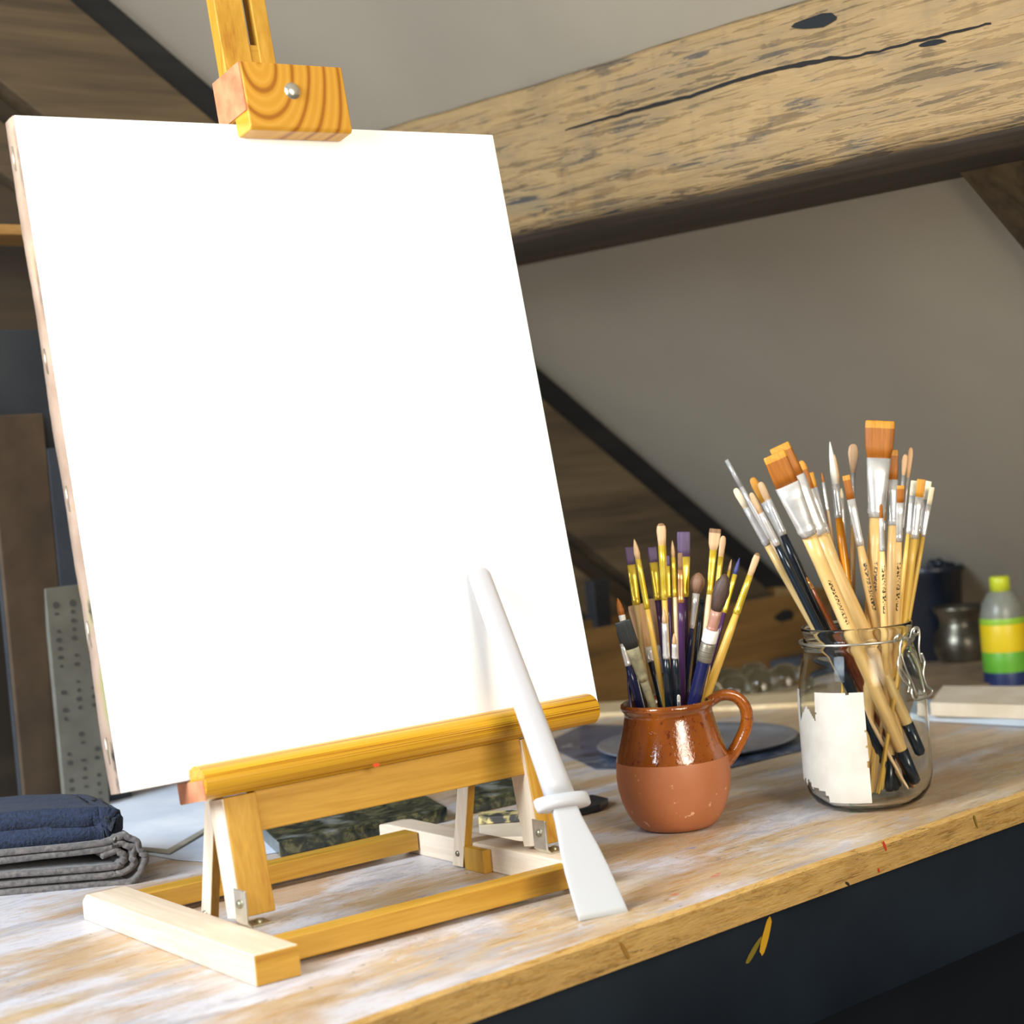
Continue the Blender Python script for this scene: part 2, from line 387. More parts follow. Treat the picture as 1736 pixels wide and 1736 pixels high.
# purlin beam
BX0, BX1, BZ0, BZ1 = 1.2298, 1.436, .526, .6665
s = NT('rough sawn beam'); vw = s.vec((6, 1.1, 6), 'World'); f = s.noise(vw, 5, 6, .6, .7)
c = s.ramp(f, [(.28, (66, 56, 42)), (.42, (110, 90, 60)), (.56, (146, 118, 76)), (.75, (94, 82, 64))])
sp = s.n('ShaderNodeSeparateXYZ'); g_ = s.n('ShaderNodeNewGeometry'); s.l(g_.outputs['Position'], sp.inputs[0])
nz = s.noise(s.vec((3, 3, 3), 'World'), 4, 5, .6)
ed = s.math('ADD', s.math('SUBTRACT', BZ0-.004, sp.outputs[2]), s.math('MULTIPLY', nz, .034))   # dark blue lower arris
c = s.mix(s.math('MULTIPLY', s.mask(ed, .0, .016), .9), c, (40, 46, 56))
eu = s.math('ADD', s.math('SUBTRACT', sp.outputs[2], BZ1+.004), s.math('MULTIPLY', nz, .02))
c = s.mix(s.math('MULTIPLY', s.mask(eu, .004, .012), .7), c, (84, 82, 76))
pt = s.noise(s.vec((2, 1.6, 5), 'World', loc=(4, 2, 7)), 6, 6, .7, .8)
c = s.mix(s.math('MULTIPLY', s.mask(pt, .50, .66), .8), c, (58, 62, 66))
# saw marks across the face
sw = s.n('ShaderNodeTexWave', wave_type='BANDS', bands_direction='Y'); s.l(s.vec((1, 1, .08), 'World'), sw.inputs[0])
sw.inputs['Scale'].default_value = 7.5; sw.inputs['Distortion'].default_value = 1.2; sw.inputs['Detail'].default_value = 2
swm = s.math('MULTIPLY', s.mask(sw.outputs['Fac'], .93, 1), s.mask(s.noise(s.vec((1, 1, 2), 'World', loc=(2, 2, 2)), 6, 2), .46, .6))
c = s.mix(s.math('MULTIPLY', swm, .38), c, (84, 74, 58))
fg = s.noise(s.vec((30, 2.5, 40), 'World'), 6, 4, .6, .5)
c = s.mix(s.math('MULTIPLY', s.mask(fg, .5, .7), .45), c, (84, 68, 46)); c = s.mix(s.math('MULTIPLY', s.mask(fg, .45, .3), .4), c, (190, 160, 112))
s.bump(s.math('ADD', f, fg), .5, .004)
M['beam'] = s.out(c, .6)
M['beam_under_shaded'] = wood('shaded beam underside', (84, 78, 74), (128, 114, 100), 1, .15, .7)  # shade under the beam painted in as a duller grey-brown
t = empty('purlin', (BX0, -.2, BZ0), 'massive rough-sawn weathered timber beam crossing under the sloping ceiling', 'beam')
bm = bmesh.new(); ny = 190; rows = []
def wob(y, k): return noise.noise(V((y*5, k*7.1, 0)))*.004 + noise.noise(V((y*19, k*3.3, 1)))*.0018
for i in range(ny+1):
    y = (YG+.2)*i/ny; Yw = y-.2
    b0 = BZ0+wob(Yw, 1)*.4; t0 = BZ1+wob(Yw, 2)*.6
    zb = zc(BX1)
    pts = [(BX1, min(zb, BZ0+.003)), (BX0+.008+wob(Yw, 3), b0), (BX0+.001+wob(Yw, 5)*.4, b0+.009+wob(Yw, 4)), (BX0, BZ0+.035), (BX0, BZ0+.075), (BX0, BZ1-.03), (BX0+.001, t0-.005), (BX0+.006, t0)]
    rows.append([bm.verts.new((px-BX0, y, pz-BZ0)) for px, pz in pts])
for a, b in zip(rows, rows[1:]):
    n = len(a)
    for k in range(n):
        fc = bm.faces.new((a[k], a[(k+1) % n], b[(k+1) % n], b[k])); fc.material_index = 1 if k == 0 else 0
bm.faces.new(rows[0]); bm.faces.new(rows[-1][::-1])
obj('timber', bm, ['beam', 'beam_under_shaded'], t)
# the long drying crack, a thin wedge sunk in the face
ck = [(958, 221, 1.0), (985, 213, 2.4), (1060, 192, 3), (1120, 176, 4), (1180, 160, 3.4), (1245, 138, 4), (1320, 117, 4), (1370, 108, 5), (1411, 99, 4), (1440, 98, 3), (1500, 84, 2.6), (1555, 70, 3), (1601, 59, 3), (1680, 40, 2)]
bm = bmesh.new(); up_, dn_ = [], []
pts = spline([V((a, b, c_)) for a, b, c_ in ck], 6)
for p in pts:
    w_ = p.z*.95*(1+.4*noise.noise(V((p.x*.06, 0, 0)))); j = noise.noise(V((p.x*.05, 5, 0)))*2.4
    q = at_X(p.x, p.y+j, BX0-.0006) - V((BX0, -.2, BZ0)); k_ = w_/F*depth(at_X(p.x, p.y, BX0))
    up_.append(bm.verts.new(q+V((0, 0, k_)))); dn_.append(bm.verts.new(q-V((0, 0, k_*.7))))
for i in range(len(up_)-1): bm.faces.new((up_[i], up_[i+1], dn_[i+1], dn_[i]))
obj('drying_crack', bm, NT('crack').out((26, 24, 24), .9), t, smooth=False)
for (px, py, w_, h_) in ((1385, 36, .022, .005), (1580, 73, .012, .0022)):
    bm = bmesh.new(); blob(bm, at_X(px, py, BX0-.0006)-V((BX0, -.2, BZ0)), V((0, 1, .06)), V((0, 0, 1)), w_, h_, seed=px)
    obj('dark_hollow', bm, NT('hollow').out((24, 28, 32), .9), t, smooth=False)

# ---------------------------------------------------------------- easel
PHI = .1154; EO = V((.6138, .9412, 0))
ez = empty('table_easel', EO, 'pine table easel with white-lit feet, holding the blank canvas', 'easel', rotz=-PHI)
E1 = V((math.cos(PHI), -math.sin(PHI), 0)); E2 = V((math.sin(PHI), math.cos(PHI), 0))
FHt = .0197; TI = .1613; B0, Z0 = .102, .1155
cT, sT = math.cos(TI), math.sin(TI)
def tl(p):       # (a, off, k) in the tilted frame -> easel local
    a, o_, k = p; return V((a, B0 + o_*cT + k*sT, Z0 - o_*sT + k*cT))
def E(p): return EO + E1*p[0] + E2*p[1] + Z*p[2]
def loc(p):
    q = p-EO; return V((q.dot(E1), q.dot(E2), q.z))
def on_tilt(px, py, o_=0):
    n_ = E2*cT - Z*sT; P0 = E(tl((0, o_, 0))); d = ray(px, py); q = loc(CAM + d*(n_.dot(P0-CAM)/n_.dot(d)))
    return q.x, (q.z - Z0 + o_*sT)/cT       # a, k
# feet, their window light painted in as pale wood
FL = .268
bm = bmesh.new(); prism(bm, [(0, 0), (FL, 0), (FL, FHt-.006), (FL-.008, FHt), (0, FHt)], 0, .0315, axis=0); obj('foot', bm, 'litpalepine1', ez, smooth=False, bevel=.0012, label='left foot of the easel, wooden rail with a yellow front end')
bm = bmesh.new(); prism(bm, [(.0185, 0), (.285, 0), (.285, FHt-.002), (.27, FHt), (.0185, FHt)], .2662, .2905, axis=0); obj('foot', bm, 'litpalepine1', ez, smooth=False, bevel=.0012)
# plain pine colour on the left foot's less lit front end
obj('foot_end', bx(.0006, .0309, -.0012, .0002, .0006, FHt-.0006), 'pine0', ez, smooth=False)
# cross bars
def bar(name, b0, b1, z0, z1, a0=.0305, a1=.265):
    bm = bx(a0, a1, b0, b1, z0, z1); 
    bm.faces.ensure_lookup_table()
    return obj(name, bm, 'pine0', ez, smooth=False, bevel=.0008)
bar('cross_bar', .0205, .036, .0035, FHt-.0006); bar('cross_bar', .2235, .242, .0045, FHt-.0006)
# front posts
for a0 in (.0305, .2745):
    bm = bx(a0, a0+.0245, -.0160, .004, -.0945, -.0155, f=tl)
    obj('post', bm, 'pine2', ez, smooth=False, bevel=.0008)
    # window light on the outer face, painted as a pale plate
    obj('post_lit_side', bx(a0-.0012, a0-.0001, -.0158, .0038, -.094, -.016, f=tl), 'litpalepine2', ez, smooth=False)
    bm = bmesh.new()                            # L bracket
    yb = tl((0, -.012, -.088)).y
    y0 = yb-.015; y1 = yb-.001; aw = a0-.0028
    poly = [(0, FHt+.025), (0, FHt+.0035), (.0035, FHt+.0001), (.0195, FHt+.0001), (.0195, FHt+.0015), (.0042, FHt+.0015), (.0015, FHt+.0042), (.0015, FHt+.025)]
    prism(bm, [(aw+u, v_) for u, v_ in poly], y0-.001, y1+.001)
    br = obj('bracket', bm, 'steel', ez, smooth=False, bevel=.0004)
    bm = bmesh.new(); lathe(bm, [(0, .0022), (.0018, .0020), (.0028, .0010), (.003, 0)], 14)
    bmesh.ops.rotate(bm, verts=bm.verts, cent=(0, 0, 0), matrix=Matrix.Rotation(-math.pi/2, 3, 'Y')); bmesh.ops.translate(bm, verts=bm.verts, vec=(aw, (y0+y1)/2, FHt+.0155)); obj('screw', bm, 'darksteel', br)
    bm = bmesh.new(); lathe(bm, [(0, .0022), (.0018, .0020), (.0028, .0010), (.003, 0)], 14); bmesh.ops.translate(bm, verts=bm.verts, vec=(aw+.0125, (y0+y1)/2, FHt+.0015)); obj('screw', bm, 'darksteel', br)
# apron board between posts
obj('apron_board', bx(.0545, .2748, -.0135, -.001, -.0415, -.010, f=tl), 'pine0', ez, smooth=False, bevel=.0008)
# ledge, grooved moulding with a rounded front
prof = [(-.0030, .0062), (-.0030, -.0008), (.018, -.0008), (.018, -.0155)]
for i in range(13):          # rounded front face
    a = math.radians(-68+13.2*i); prof.append((-.0105-.0155*math.cos(a) if i < 12 else -.0105, -.0035+.0120*math.sin(a)))
bm = bmesh.new(); prism(bm, prof, .0155, .3435, axis=0, f=lambda p: tl(p))
lo_ = obj('ledge', bm, 'ledge', ez, smooth=True, label='striped yellow pine ledge under the canvas')
lo_.data.set_sharp_from_angle(angle=math.radians(35))
obj('ledge_end', bx(.0147, .0156, -.0225, .0172, -.0148, -.0015, f=tl), 'endgrain', ez, smooth=False)
bm = bmesh.new(); a_, k_ = on_tilt(637, 1297, -.026)
blob(bm, tl((a_, -.0265, k_)), V((1, 0, 0)), V((0, sT, cT)), .0028, .0014, seed=2); obj('paint_spot', bm, NT('red paint').out((206, 74, 20), .4), ez, smooth=False, label='small red paint drip on the ledge')
# rear struts: sides painted pale as if window-lit, fronts plain pine
def strut(p0, p1, w_, d_):
    p0, p1 = V(p0), V(p1); bm = bmesh.new(); q = [V((s1*w_/2, s2*d_/2, 0)) for s1, s2 in ((-1, -1), (1, -1), (1, 1), (-1, 1))]
    poly8(bm, [p0+v_ for v_ in q]+[p1+v_ for v_ in q]); return bm
for a0, bb, zb in ((.0435, .150, .004), (.2624, .161, .001)):
    so = obj('strut', strut((a0, bb, zb), (a0+.001, bb-.029, .117), .0066, .014), 'litpalepine2', ez, smooth=False, bevel=.0004)
    obj('strut_face', strut((a0+.0002, bb-.0072, zb+.0006), (a0+.0012, bb-.0362, .117), .0060, .0004), 'pine2', so, smooth=False)
    bm = bmesh.new(); lathe(bm, [(0, .0015), (.0018, .0012), (.0024, 0)], 12); bmesh.ops.rotate(bm, verts=bm.verts, cent=(0, 0, 0), matrix=Matrix.Rotation(-math.pi/2, 3, 'Y'))
    bmesh.ops.translate(bm, verts=bm.verts, vec=(a0-.0033, bb-.002, zb+.010)); obj('screw', bm, 'darksteel', so)
obj('strut_block', bx(.2586, .2660, .124, .150, .0, .0175), 'pine2', ez, smooth=False, bevel=.0006)
# mast behind canvas, and the clamp at its top
for a0, a1 in ((.1465, .1705), (.1775, .1905)):
    obj('mast', bx(a0, a1, .0235, .0355, -.04, .66, f=tl), 'pine2', ez, smooth=False, bevel=.0008)
obj('mast_head', bx(.150, .186, .0245, .0345, .515, .53, f=tl), 'pine0', ez, smooth=False)
bm = bmesh.new()
prism(bm, [(-.0215, .4485), (-.0195, .4460), (-.0025, .4460), (-.0005, .4485), (-.0005, .4600), (.0225, .4600), (.0225, .497), (-.0215, .497)], .1335, .2185, axis=0, f=lambda p: tl(p))
cl = obj('clamp_block', bm, 'clamp', ez, smooth=False, bevel=.0012, label='pine clamp block with wood rings gripping the top of the canvas')
obj('clamp_side', bx(.1325, .1336, -.0208, .0218, .4605, .4965, f=tl), 'endgrain', cl, smooth=False)
a_, k_ = on_tilt(496, 154, -.0215)
bm = bmesh.new(); lathe(bm, [(0, .0032), (.003, .0028), (.0056, .0014), (.0066, 0)], 24)
for v_ in bm.verts: v_.co = tl((a_+v_.co.x, -.0215-v_.co.z, k_+v_.co.y))
obj('screw', bm, 'steel', cl, label='domed steel screw head')

# ---------------------------------------------------------------- canvas (rests on the ledge)
CW0, CW1, CH = -.0321, .3629, .4574
cv = empty('stretched_canvas', E((.16, B0, Z0)), 'large blank white stretched canvas propped on the table easel', 'canvas', rotz=-PHI)
sh = V((.16, B0, Z0)); ct2 = lambda p: tl(p)-sh
def tapered(a, o_, k):     # the right edge narrows very slightly towards the top
    return ct2((a, o_, k))
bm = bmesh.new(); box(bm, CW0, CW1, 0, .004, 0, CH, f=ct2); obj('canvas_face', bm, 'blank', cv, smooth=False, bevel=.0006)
for q in ((CW0, CW0+.03, 0, CH), (CW1-.03, CW1, 0, CH)): obj('stretcher_bar', bx(q[0]+.0012, q[1]-.0012, .0042, .019, q[2]+.001, q[3]-.001, f=ct2), 'litpalepine2', cv, smooth=False)
for q in ((CW0+.03, CW1-.03, 0, .03), (CW0+.03, CW1-.03, CH-.03, CH)): obj('stretcher_bar', bx(q[0], q[1], .0042, .019, q[2]+.001, q[3]-.001, f=ct2), 'litpalepine0', cv, smooth=False)
# folded linen along the left side, ragged rear edge
bm = bmesh.new(); n = 120; A_ = []
for i in range(n+1):
    k = CH*i/n; e = .0155 + .0035*noise.noise(V((k*14, 0, 0))) + .0006*noise.noise(V((k*130, 2, 0)))
    A_.append([bm.verts.new(ct2((CW0-.0004, .0005, k))), bm.verts.new(ct2((CW0-.0010, e*.5, k))), bm.verts.new(ct2((CW0-.0008, e, k))), bm.verts.new(ct2((CW0+.001, e+.0005, k)))])
for a, b in zip(A_, A_[1:]):
    for j in range(3): bm.faces.new((a[j], a[j+1], b[j+1], b[j]))
obj('linen_edge', bm, 'linen_edge', cv)
bm = bmesh.new(); A_ = []
for i in range(n+1):
    a = CW0+(CW1-CW0)*i/n; e = .0135 + .003*noise.noise(V((a*20, 7, 0)))
    A_.append([bm.verts.new(ct2((a, .0005, -.0004))), bm.verts.new(ct2((a, e, -.0006)))])
for a, b in zip(A_, A_[1:]): bm.faces.new((a[0], a[1], b[1], b[0]))
obj('linen_edge', bm, mottled('brown stained linen', (96, 66, 40), (176, 132, 84), 60, .9), cv)
for (px, py) in ((23, 262), (81, 607), (118, 841), (153, 1072), (185, 1271)):
    a_, k_ = on_tilt(px+8, py, 0); L_ = .0085
    bm = bmesh.new(); tube(bm, [ct2((CW0-.0006, .0085, k_-L_)), ct2((CW0-.0018, .008, k_-L_)), ct2((CW0-.0018, .008, k_+L_)), ct2((CW0-.0006, .0085, k_+L_))], .00045, 6)
    obj('staple', bm, 'steel', cv)
# paint specks along the edges
for (k0, L_, w_) in ((.001, .012, .0020), (.012, .022, .0026), (.112, .016, .0022), (.315, .045, .0012), (.40, .05, .0009)):
    bm = bmesh.new(); A_ = []
    for i in range(11):
        k = k0+L_*i/10; A_.append((bm.verts.new(ct2((CW0-.0016, .0004, k))), bm.verts.new(ct2((CW0-.0016, .0006+w_*(.35+.65*random.random())*math.sin(math.pi*(i+.3)/10.6), k)))))
    for a, b in zip(A_, A_[1:]): bm.faces.new((a[0], a[1], b[1], b[0]))
    obj('paint_fleck', bm, 'stain_black', cv, smooth=False)
bm = bmesh.new(); box(bm, CW1-.0002, CW1+.0008, .0006, .004, .0, CH*.62, f=ct2); obj('side_edge', bm, 'stain_black', cv, smooth=False)

# ---------------------------------------------------------------- white plastic spatula
TL_, TR_ = at_z(982, 1563, 0), at_z(1065, 1545, 0); T0 = (TL_+TR_)/2
a_, k_ = on_tilt(808, 962, -.006); top = E(tl((a_, -.006, k_)))
zax = (top-T0).normalized(); xax = (TR_-TL_); xax = (xax - zax*xax.dot(zax)).normalized(); yax = zax.cross(xax)
Ls = (top-T0).length
sp_ = empty('paste_spatula', None, 'glossy white plastic spatula with a flared blade leaning against the canvas', 'spatula', mat=Matrix.Translation(T0) @ Matrix((xax, yax, zax)).transposed().to_4x4())
def tpos(px, py):      # distance along the spatula where it crosses a pixel
    best = min(range(400), key=lambda i: (lambda q: (q[0]-px)**2+(q[1]-py)**2)(proj(T0+zax*(Ls*i/400)))); return Ls*best/400
def proj(p):
    q = p-CAM; w_ = q.dot(FW); u = q.dot(RT)/w_*F; v_ = -q.dot(UP)/w_*F
    return 868+u*ct+v_*st, 868-u*st+v_*ct
hg = tpos(952, 1357); kx = depth(T0)/F
wt = (TR_-TL_).length/2
bm = bmesh.new()
bl = [(0.0, wt, .0006), (.006, wt*.99, .0008), (hg*.2, wt*.95, .0010), (hg*.4, wt*.88, .0012), (hg*.58, wt*.77, .0014), (hg*.72, wt*.64, .0018), (hg*.84, wt*.54, .0022), (hg*.93, wt*.51, .0026), (hg, wt*.51, .0030)]
loft(bm, bl, 24, pw=6); obj('blade', bm, 'plastic', sp_)
bm = bmesh.new(); hw = 24*kx
loft(bm, [(hg-.0065, hw*2.05, .0040), (hg-.0055, hw*2.2, .0062), (hg-.001, hw*2.24, .0072), (hg+.0025, hw*2.22, .0066), (hg+.0035, hw*2.1, .0050)], 40, pw=2.2); obj('guard', bm, 'plastic', sp_)
bm = bmesh.new(); hr = []
for i in range(13):
    u = i/12; hr.append((hg+.003+(Ls-hg-.003-hw*.9)*u, hw*(1.12-.20*u+.06*math.exp(-u*10)), .0060-.001*u))
for i in range(1, 8):
    a = i/7*math.pi/2*.985; hr.append((Ls-hw*.9+hw*.9*math.sin(a), hw*.92*math.cos(a), .005*max(.2, math.cos(a))))
loft(bm, hr, 32, pw=2.6); obj('handle', bm, 'plastic', sp_)

# ---------------------------------------------------------------- containers
def container(name, base_px, label, cat):
    p = at_z(*base_px); return empty(name, p, label, cat), p, depth(p)
mug, MP, MW = container('terracotta_jug', (1149, 1401), 'small terracotta jug with a glossy glazed top half, full of artist brushes', 'jug')
km = MW/F
def R(l, k): return [(r*k, z*k) for r, z in l]
outer = [(0, 0), (50, 0), (62, 3), (72, 12), (82, 28), (90, 48), (95, 70), (96.5, 90), (95, 119)]
outer2 = [(95, 119), (91, 133), (85, 152), (78.5, 176), (75, 192), (74.5, 199), (78.5, 203), (80, 208), (79, 213), (76, 215)]
inner = [(76, 215), (72, 212), (70, 200), (71, 190), (80, 150), (88, 110), (89, 70), (75, 30), (50, 10), (0, 8)]
bm = bmesh.new(); lathe(bm, R(outer+outer2[1:]+inner[1:], km), 64)
bm.faces.ensure_lookup_table()
for f_ in bm.faces:
    c_ = f_.calc_center_median(); r_ = math.hypot(c_.x, c_.y)
    f_.material_index = 0 if c_.z > 119*km else 1
obj('body', bm, ['glaze', 'clay'], mug)
bm = bmesh.new(); hd = RT
pts = [hd*(70*km)+Z*(206*km), hd*(92*km)+Z*(216*km), hd*(116*km)+Z*(211*km), hd*(131*km)+Z*(190*km), hd*(130*km)+Z*(162*km), hd*(116*km)+Z*(134*km), hd*(100*km)+Z*(112*km), hd*(86*km)+Z*(98*km)]
sp2 = spline(pts, 7); tube(bm, sp2, 0, 12, rs=[(9*km, 12*km)]*len(sp2)); obj('handle', bm, 'glaze', mug)

jar, JP, JW = container('clip_jar', (1476, 1362), 'clear glass clip-top jar with torn paper label, full of artist brushes', 'jar')
kj = JW/F
jo = [(0, 4), (60, 2), (78, 3), (92, 12), (102, 28), (107, 50), (108, 90), (107, 170), (105, 205), (101, 228), (97, 248), (93, 262), (91, 270), (95, 274), (95, 280), (91, 284), (90, 290), (92, 298), (93, 304), (91, 307)]
ji = [(89.5, 306), (88.5, 298), (88.5, 262), (93, 246), (98.5, 226), (102.5, 200), (104.5, 170), (104, 90), (103, 50), (97, 30), (84, 15), (60, 10), (0, 11)]
bm = bmesh.new(); lathe(bm, R(jo+ji, kj), 64); obj('glass_body', bm, 'glass', jar)
jring = lambda zpx, rpx, a: (RT*math.cos(a) - FH*math.sin(a))*(rpx*kj) + Z*(zpx*kj)
bm = bmesh.new(); tube(bm, [jring(282, 97, 2*math.pi*i/64) for i in range(64)], 1.9*kj, 8, close=True)
w1 = obj('wire_band', bm, 'steel', jar)
A0 = .95
def jl(x, z, out): # wire frame coordinates on tangent plane at angle A0
    n_ = RT*math.cos(A0)-FH*math.sin(A0); t_ = RT*math.sin(A0)+FH*math.cos(A0)
    return n_*((97+out)*kj) + t_*(x*kj*1.3) + Z*(z*kj)
for q, r_ in (([(-13, 279, 3), (-15, 287, 6), (-9, 293, 9), (-6, 284, 9), (-10, 268, 9), (-11, 240, 10), (-2, 215, 14), (-9, 197, 18)], 1.8), ([(16, 282, 2), (19, 297, 6), (27, 298, 8), (28, 286, 9), (25, 262, 9), (27, 240, 10)], 1.8),
              ([(-14, 258, 11), (-19, 243, 13), (-15, 222, 15), (-3, 204, 18), (-4, 194, 20), (0, 184, 22), (14, 183, 22), (28, 186, 22), (34, 193, 20), (26, 203, 18), (24, 222, 15), (30, 240, 13), (27, 256, 11)], 2.0),
              ([(-8, 262, 8), (-6, 240, 12), (2, 210, 16), (6, 192, 19), (19, 191, 19), (20, 205, 17), (17, 240, 13), (12, 258, 10), (6, 262, 8)], 1.8)):
    bm = bmesh.new(); tube(bm, spline([jl(*p) for p in q], 6), r_*kj, 8); obj('wire_clasp', bm, 'steel', jar)
for x, z in ((-9, 288), (22, 292)):
    bm = bmesh.new(); c0 = jl(x, z, 9); n_ = RT*math.cos(A0)-FH*math.sin(A0)
    t_ = RT*math.sin(A0)+FH*math.cos(A0)
    tube(bm, [c0+t_*(5*kj*math.cos(a))+Z*(5*kj*math.sin(a)) for a in [2*math.pi*i/14 for i in range(14)]], 1.5*kj, 6, close=True); obj('wire_loop', bm, 'steel', jar)
# torn label: strip of cylinder, ragged outline
bm = bmesh.new(); nu, nv = 60, 50; grid = {}
def ang(x): return math.acos(max(-1, min(1, x/109.0)))
xa, xb = -108.5, -17
for i in range(nu+1):
    th = ang(xa)+(ang(xb)-ang(xa))*i/nu; th = math.pi+.25+(ang(xb)-(math.pi+.25))*i/nu
    for j in range(nv+1):
        zz = 22+(205-22)*j/nv
        rr = (107.2 if zz > 50 else 107.2-.0035*(50-zz)**2) if zz < 170 else 107.2-2.0*(zz-170)/35
        grid[i, j] = (th, zz, rr)
bmv = {}
def keep(i, j):
    u = i/nu; v_ = j/nv; nn = noise.noise(V((u*9, v_*9, 3)))*.03
    if .20+nn < u < .50+nn and v_ > .86-abs(u-.36)*1.0+nn: return False     # torn notch at the top
    if u < .55 and v_ < .10+.06*noise.noise(V((u*22, 0, 5)))+(.05 if u < .35 else 0): return False
    if .44 < u < .58 and v_ < .05+nn: return False
    if v_ > .985+nn*.6 and u > .5: return False
    if u > .985+nn*.3: return False
    return True
for i in range(nu):
    for j in range(nv):
        if keep(i, j):
            q = []
            for a, b in ((i, j), (i+1, j), (i+1, j+1), (i, j+1)):
                if (a, b) not in bmv:
                    th, zz, rr = grid[a, b]; bmv[a, b] = bm.verts.new(jring(zz, rr+1.6, th))
                q.append(bmv[a, b])
            bm.faces.new(q)
obj('paper_label', bm, 'paperlabel', jar, label='torn blank cream paper label on the glass')

# ---------------------------------------------------------------- brushes
def brush(zoom, holder, spec):
    (label, style, tip, fy, hy, rim, wb, wt_, wf, wh, q, bmat, fmat, hmat) = spec[:14]
    ex = spec[14] if len(spec) > 14 else {}
    ox, oy, sc_ = zoom; cv_ = lambda p: (ox+p[0]/sc_, oy+p[1]/sc_)
    HP, HW, Rr, Hh, rin = holder
    k0 = HW/F/sc_
    tp, rp = cv_(tip), cv_(rim)
    # depth of the stick at the mouth and at its tip
    c_rim = proj(HP+Z*Hh); lat = (rp[0]-c_rim[0])*HW/F
    avail = math.sqrt(max(0, (Rr*.82)**2 - lat**2))
    dr, dt = q*avail, q*avail*1.1+q*.03+ex.get('dt', 0)
    Pt, Pr = at_w(tp[0], tp[1], HW+dt), at_w(rp[0], rp[1], HW+dr)
    D = (Pr-Pt).normalized(); L_ = (Pr-Pt).length; s_ = L_; step = .002; wr = max(wh*k0/2, .0012)
    while True:
        p = Pt+D*(s_+step); z_ = p.z-HP.z; rad = math.hypot(p.x-HP.x, p.y-HP.y)
        if z_ < rin(0, True)+.002 or rad > rin(z_) - wr*.8 and z_ < Hh*.8: break
        s_ += step
        if s_ > .6: break
    Pb = Pt+D*s_
    tot = s_; zax = -D
    xax = (RT - zax*RT.dot(zax)).normalized(); yax = zax.cross(xax)
    tw = ex.get('tw', 0)
    if tw: xax = (xax*math.cos(tw)+yax*math.sin(tw)).normalized(); yax = zax.cross(xax)
    o = empty('paintbrush', None, label, 'paintbrush', ex.get('g', holder_group[id(holder)]), mat=Matrix.Translation(Pb) @ Matrix((xax, yax, zax)).transposed().to_4x4())
    fr_ = lambda y: (y-tip[1])/(rim[1]-tip[1])*L_
    sb, sh_ = tot-fr_(fy), tot-fr_(hy)     # local z of bristle base and handle top
    k = k0; wb, wt_, wf, wh = wb*k/2, wt_*k/2, wf*k/2, wh*k/2
    flat = style == 'flat'
    th = ex.get('th', .32 if flat else .9 if style in ('round', 'mop') else .55)
    # handle
    bm = bmesh.new(); hb = max(.006, .0)
    Hl = sh_
    e0 = ex.get('end', .45)
    loft(bm, [(0, wh*e0*.6, wh*e0*.6), (.002, wh*e0, wh*e0), (Hl*.3, wh*(e0*.5+.5), wh*(e0*.5+.5)), (Hl*.65, wh, wh), (Hl*.9, wh*.98, wh*.98), (Hl+.0005, wf*.9, wf*.9 if not flat or wf < .004 else wf*.7)], 14)
    obj('handle', bm, hmat, o)
    if ex.get('dip'):
        bm = bmesh.new(); dz = Hl*ex['dip']; g_ = lambda z: wh*(e0+(1-e0)*min(1, z/(Hl*.65)))*1.06
        loft(bm, [(-.0004, wh*e0*.7, wh*e0*.7), (.002, g_(0), g_(0)), (dz, g_(dz), g_(dz))], 14); obj('handle_tip', bm, 'hblack', o, label='black dipped end of the handle')
    # ferrule
    bm = bmesh.new(); hh = sb-sh_; fth = lambda w_, u: w_*(th if flat and u > .8 else 1) if not flat else w_*(1-(1-th)*min(1, u*1.3))
    rg = []
    for u in (0, .06, .08, .13, .15, .22, .4, .7, 1.0):
        w_ = wf+(wt_-wf)*u; bump_ = 1.07 if u in (.08, .13) else 1.0
        rg.append((sh_+hh*u, w_*bump_, max(.0005, fth(w_, u))*bump_))
    loft(bm, rg, 18, pw=2.3 if flat else 2); obj('ferrule', bm, fmat, o)
    # bristles
    bl_ = tot-sb; bm = bmesh.new(); thb = th*wt_ if flat or style == 'filbert' else wt_
    if style == 'flat': rg = [(sb-.001, wt_*.93, thb*.8), (sb+bl_*.3, (wt_*.3+wb*.7), thb*.85), (sb+bl_*.8, wb, thb*.6), (sb+bl_*.97, wb*.98, thb*.42), (sb+bl_, wb*.93, thb*.22)]
    elif style == 'filbert': rg = [(sb-.001, wt_*.9, thb*.8), (sb+bl_*.3, wt_*.4+wb*.55, thb*.9), (sb+bl_*.68, wb, thb*.75), (sb+bl_*.88, wb*.85, thb*.5), (sb+bl_*.96, wb*.62, thb*.35), (sb+bl_, wb*.3, thb*.15)]
    elif style == 'round': rg = [(sb-.001, wt_*.85, wt_*.85), (sb+bl_*.3, wb, wb), (sb+bl_*.65, wb*.7, wb*.7), (sb+bl_*.9, wb*.3, wb*.3), (sb+bl_, wb*.05, wb*.05)]
    elif style == 'mop': rg = [(sb-.001, wt_*.8, wt_*.8), (sb+bl_*.25, wb*.85, wb*.8), (sb+bl_*.5, wb, wb*.9), (sb+bl_*.75, wb*.85, wb*.75), (sb+bl_*.93, wb*.45, wb*.4), (sb+bl_, wb*.12, wb*.1)]
    elif style == 'tube': rg = [(sb-.001, wt_, wt_), (sb+bl_*.5, wb, wb), (sb+bl_, wb*.9, wb*.9)]
    loft(bm, rg, 16, pw=2.6 if flat else 2)
    tc = ex.get('tip')
    bo = obj('bristles' if style != 'tube' else 'clear_cap', bm, [bmat]+([tc] if tc else []), o)
    if tc:
        for p_ in bo.data.polygons:
            if p_.center.z > sb+bl_*(1-ex.get('tl', .18)): p_.material_index = 1
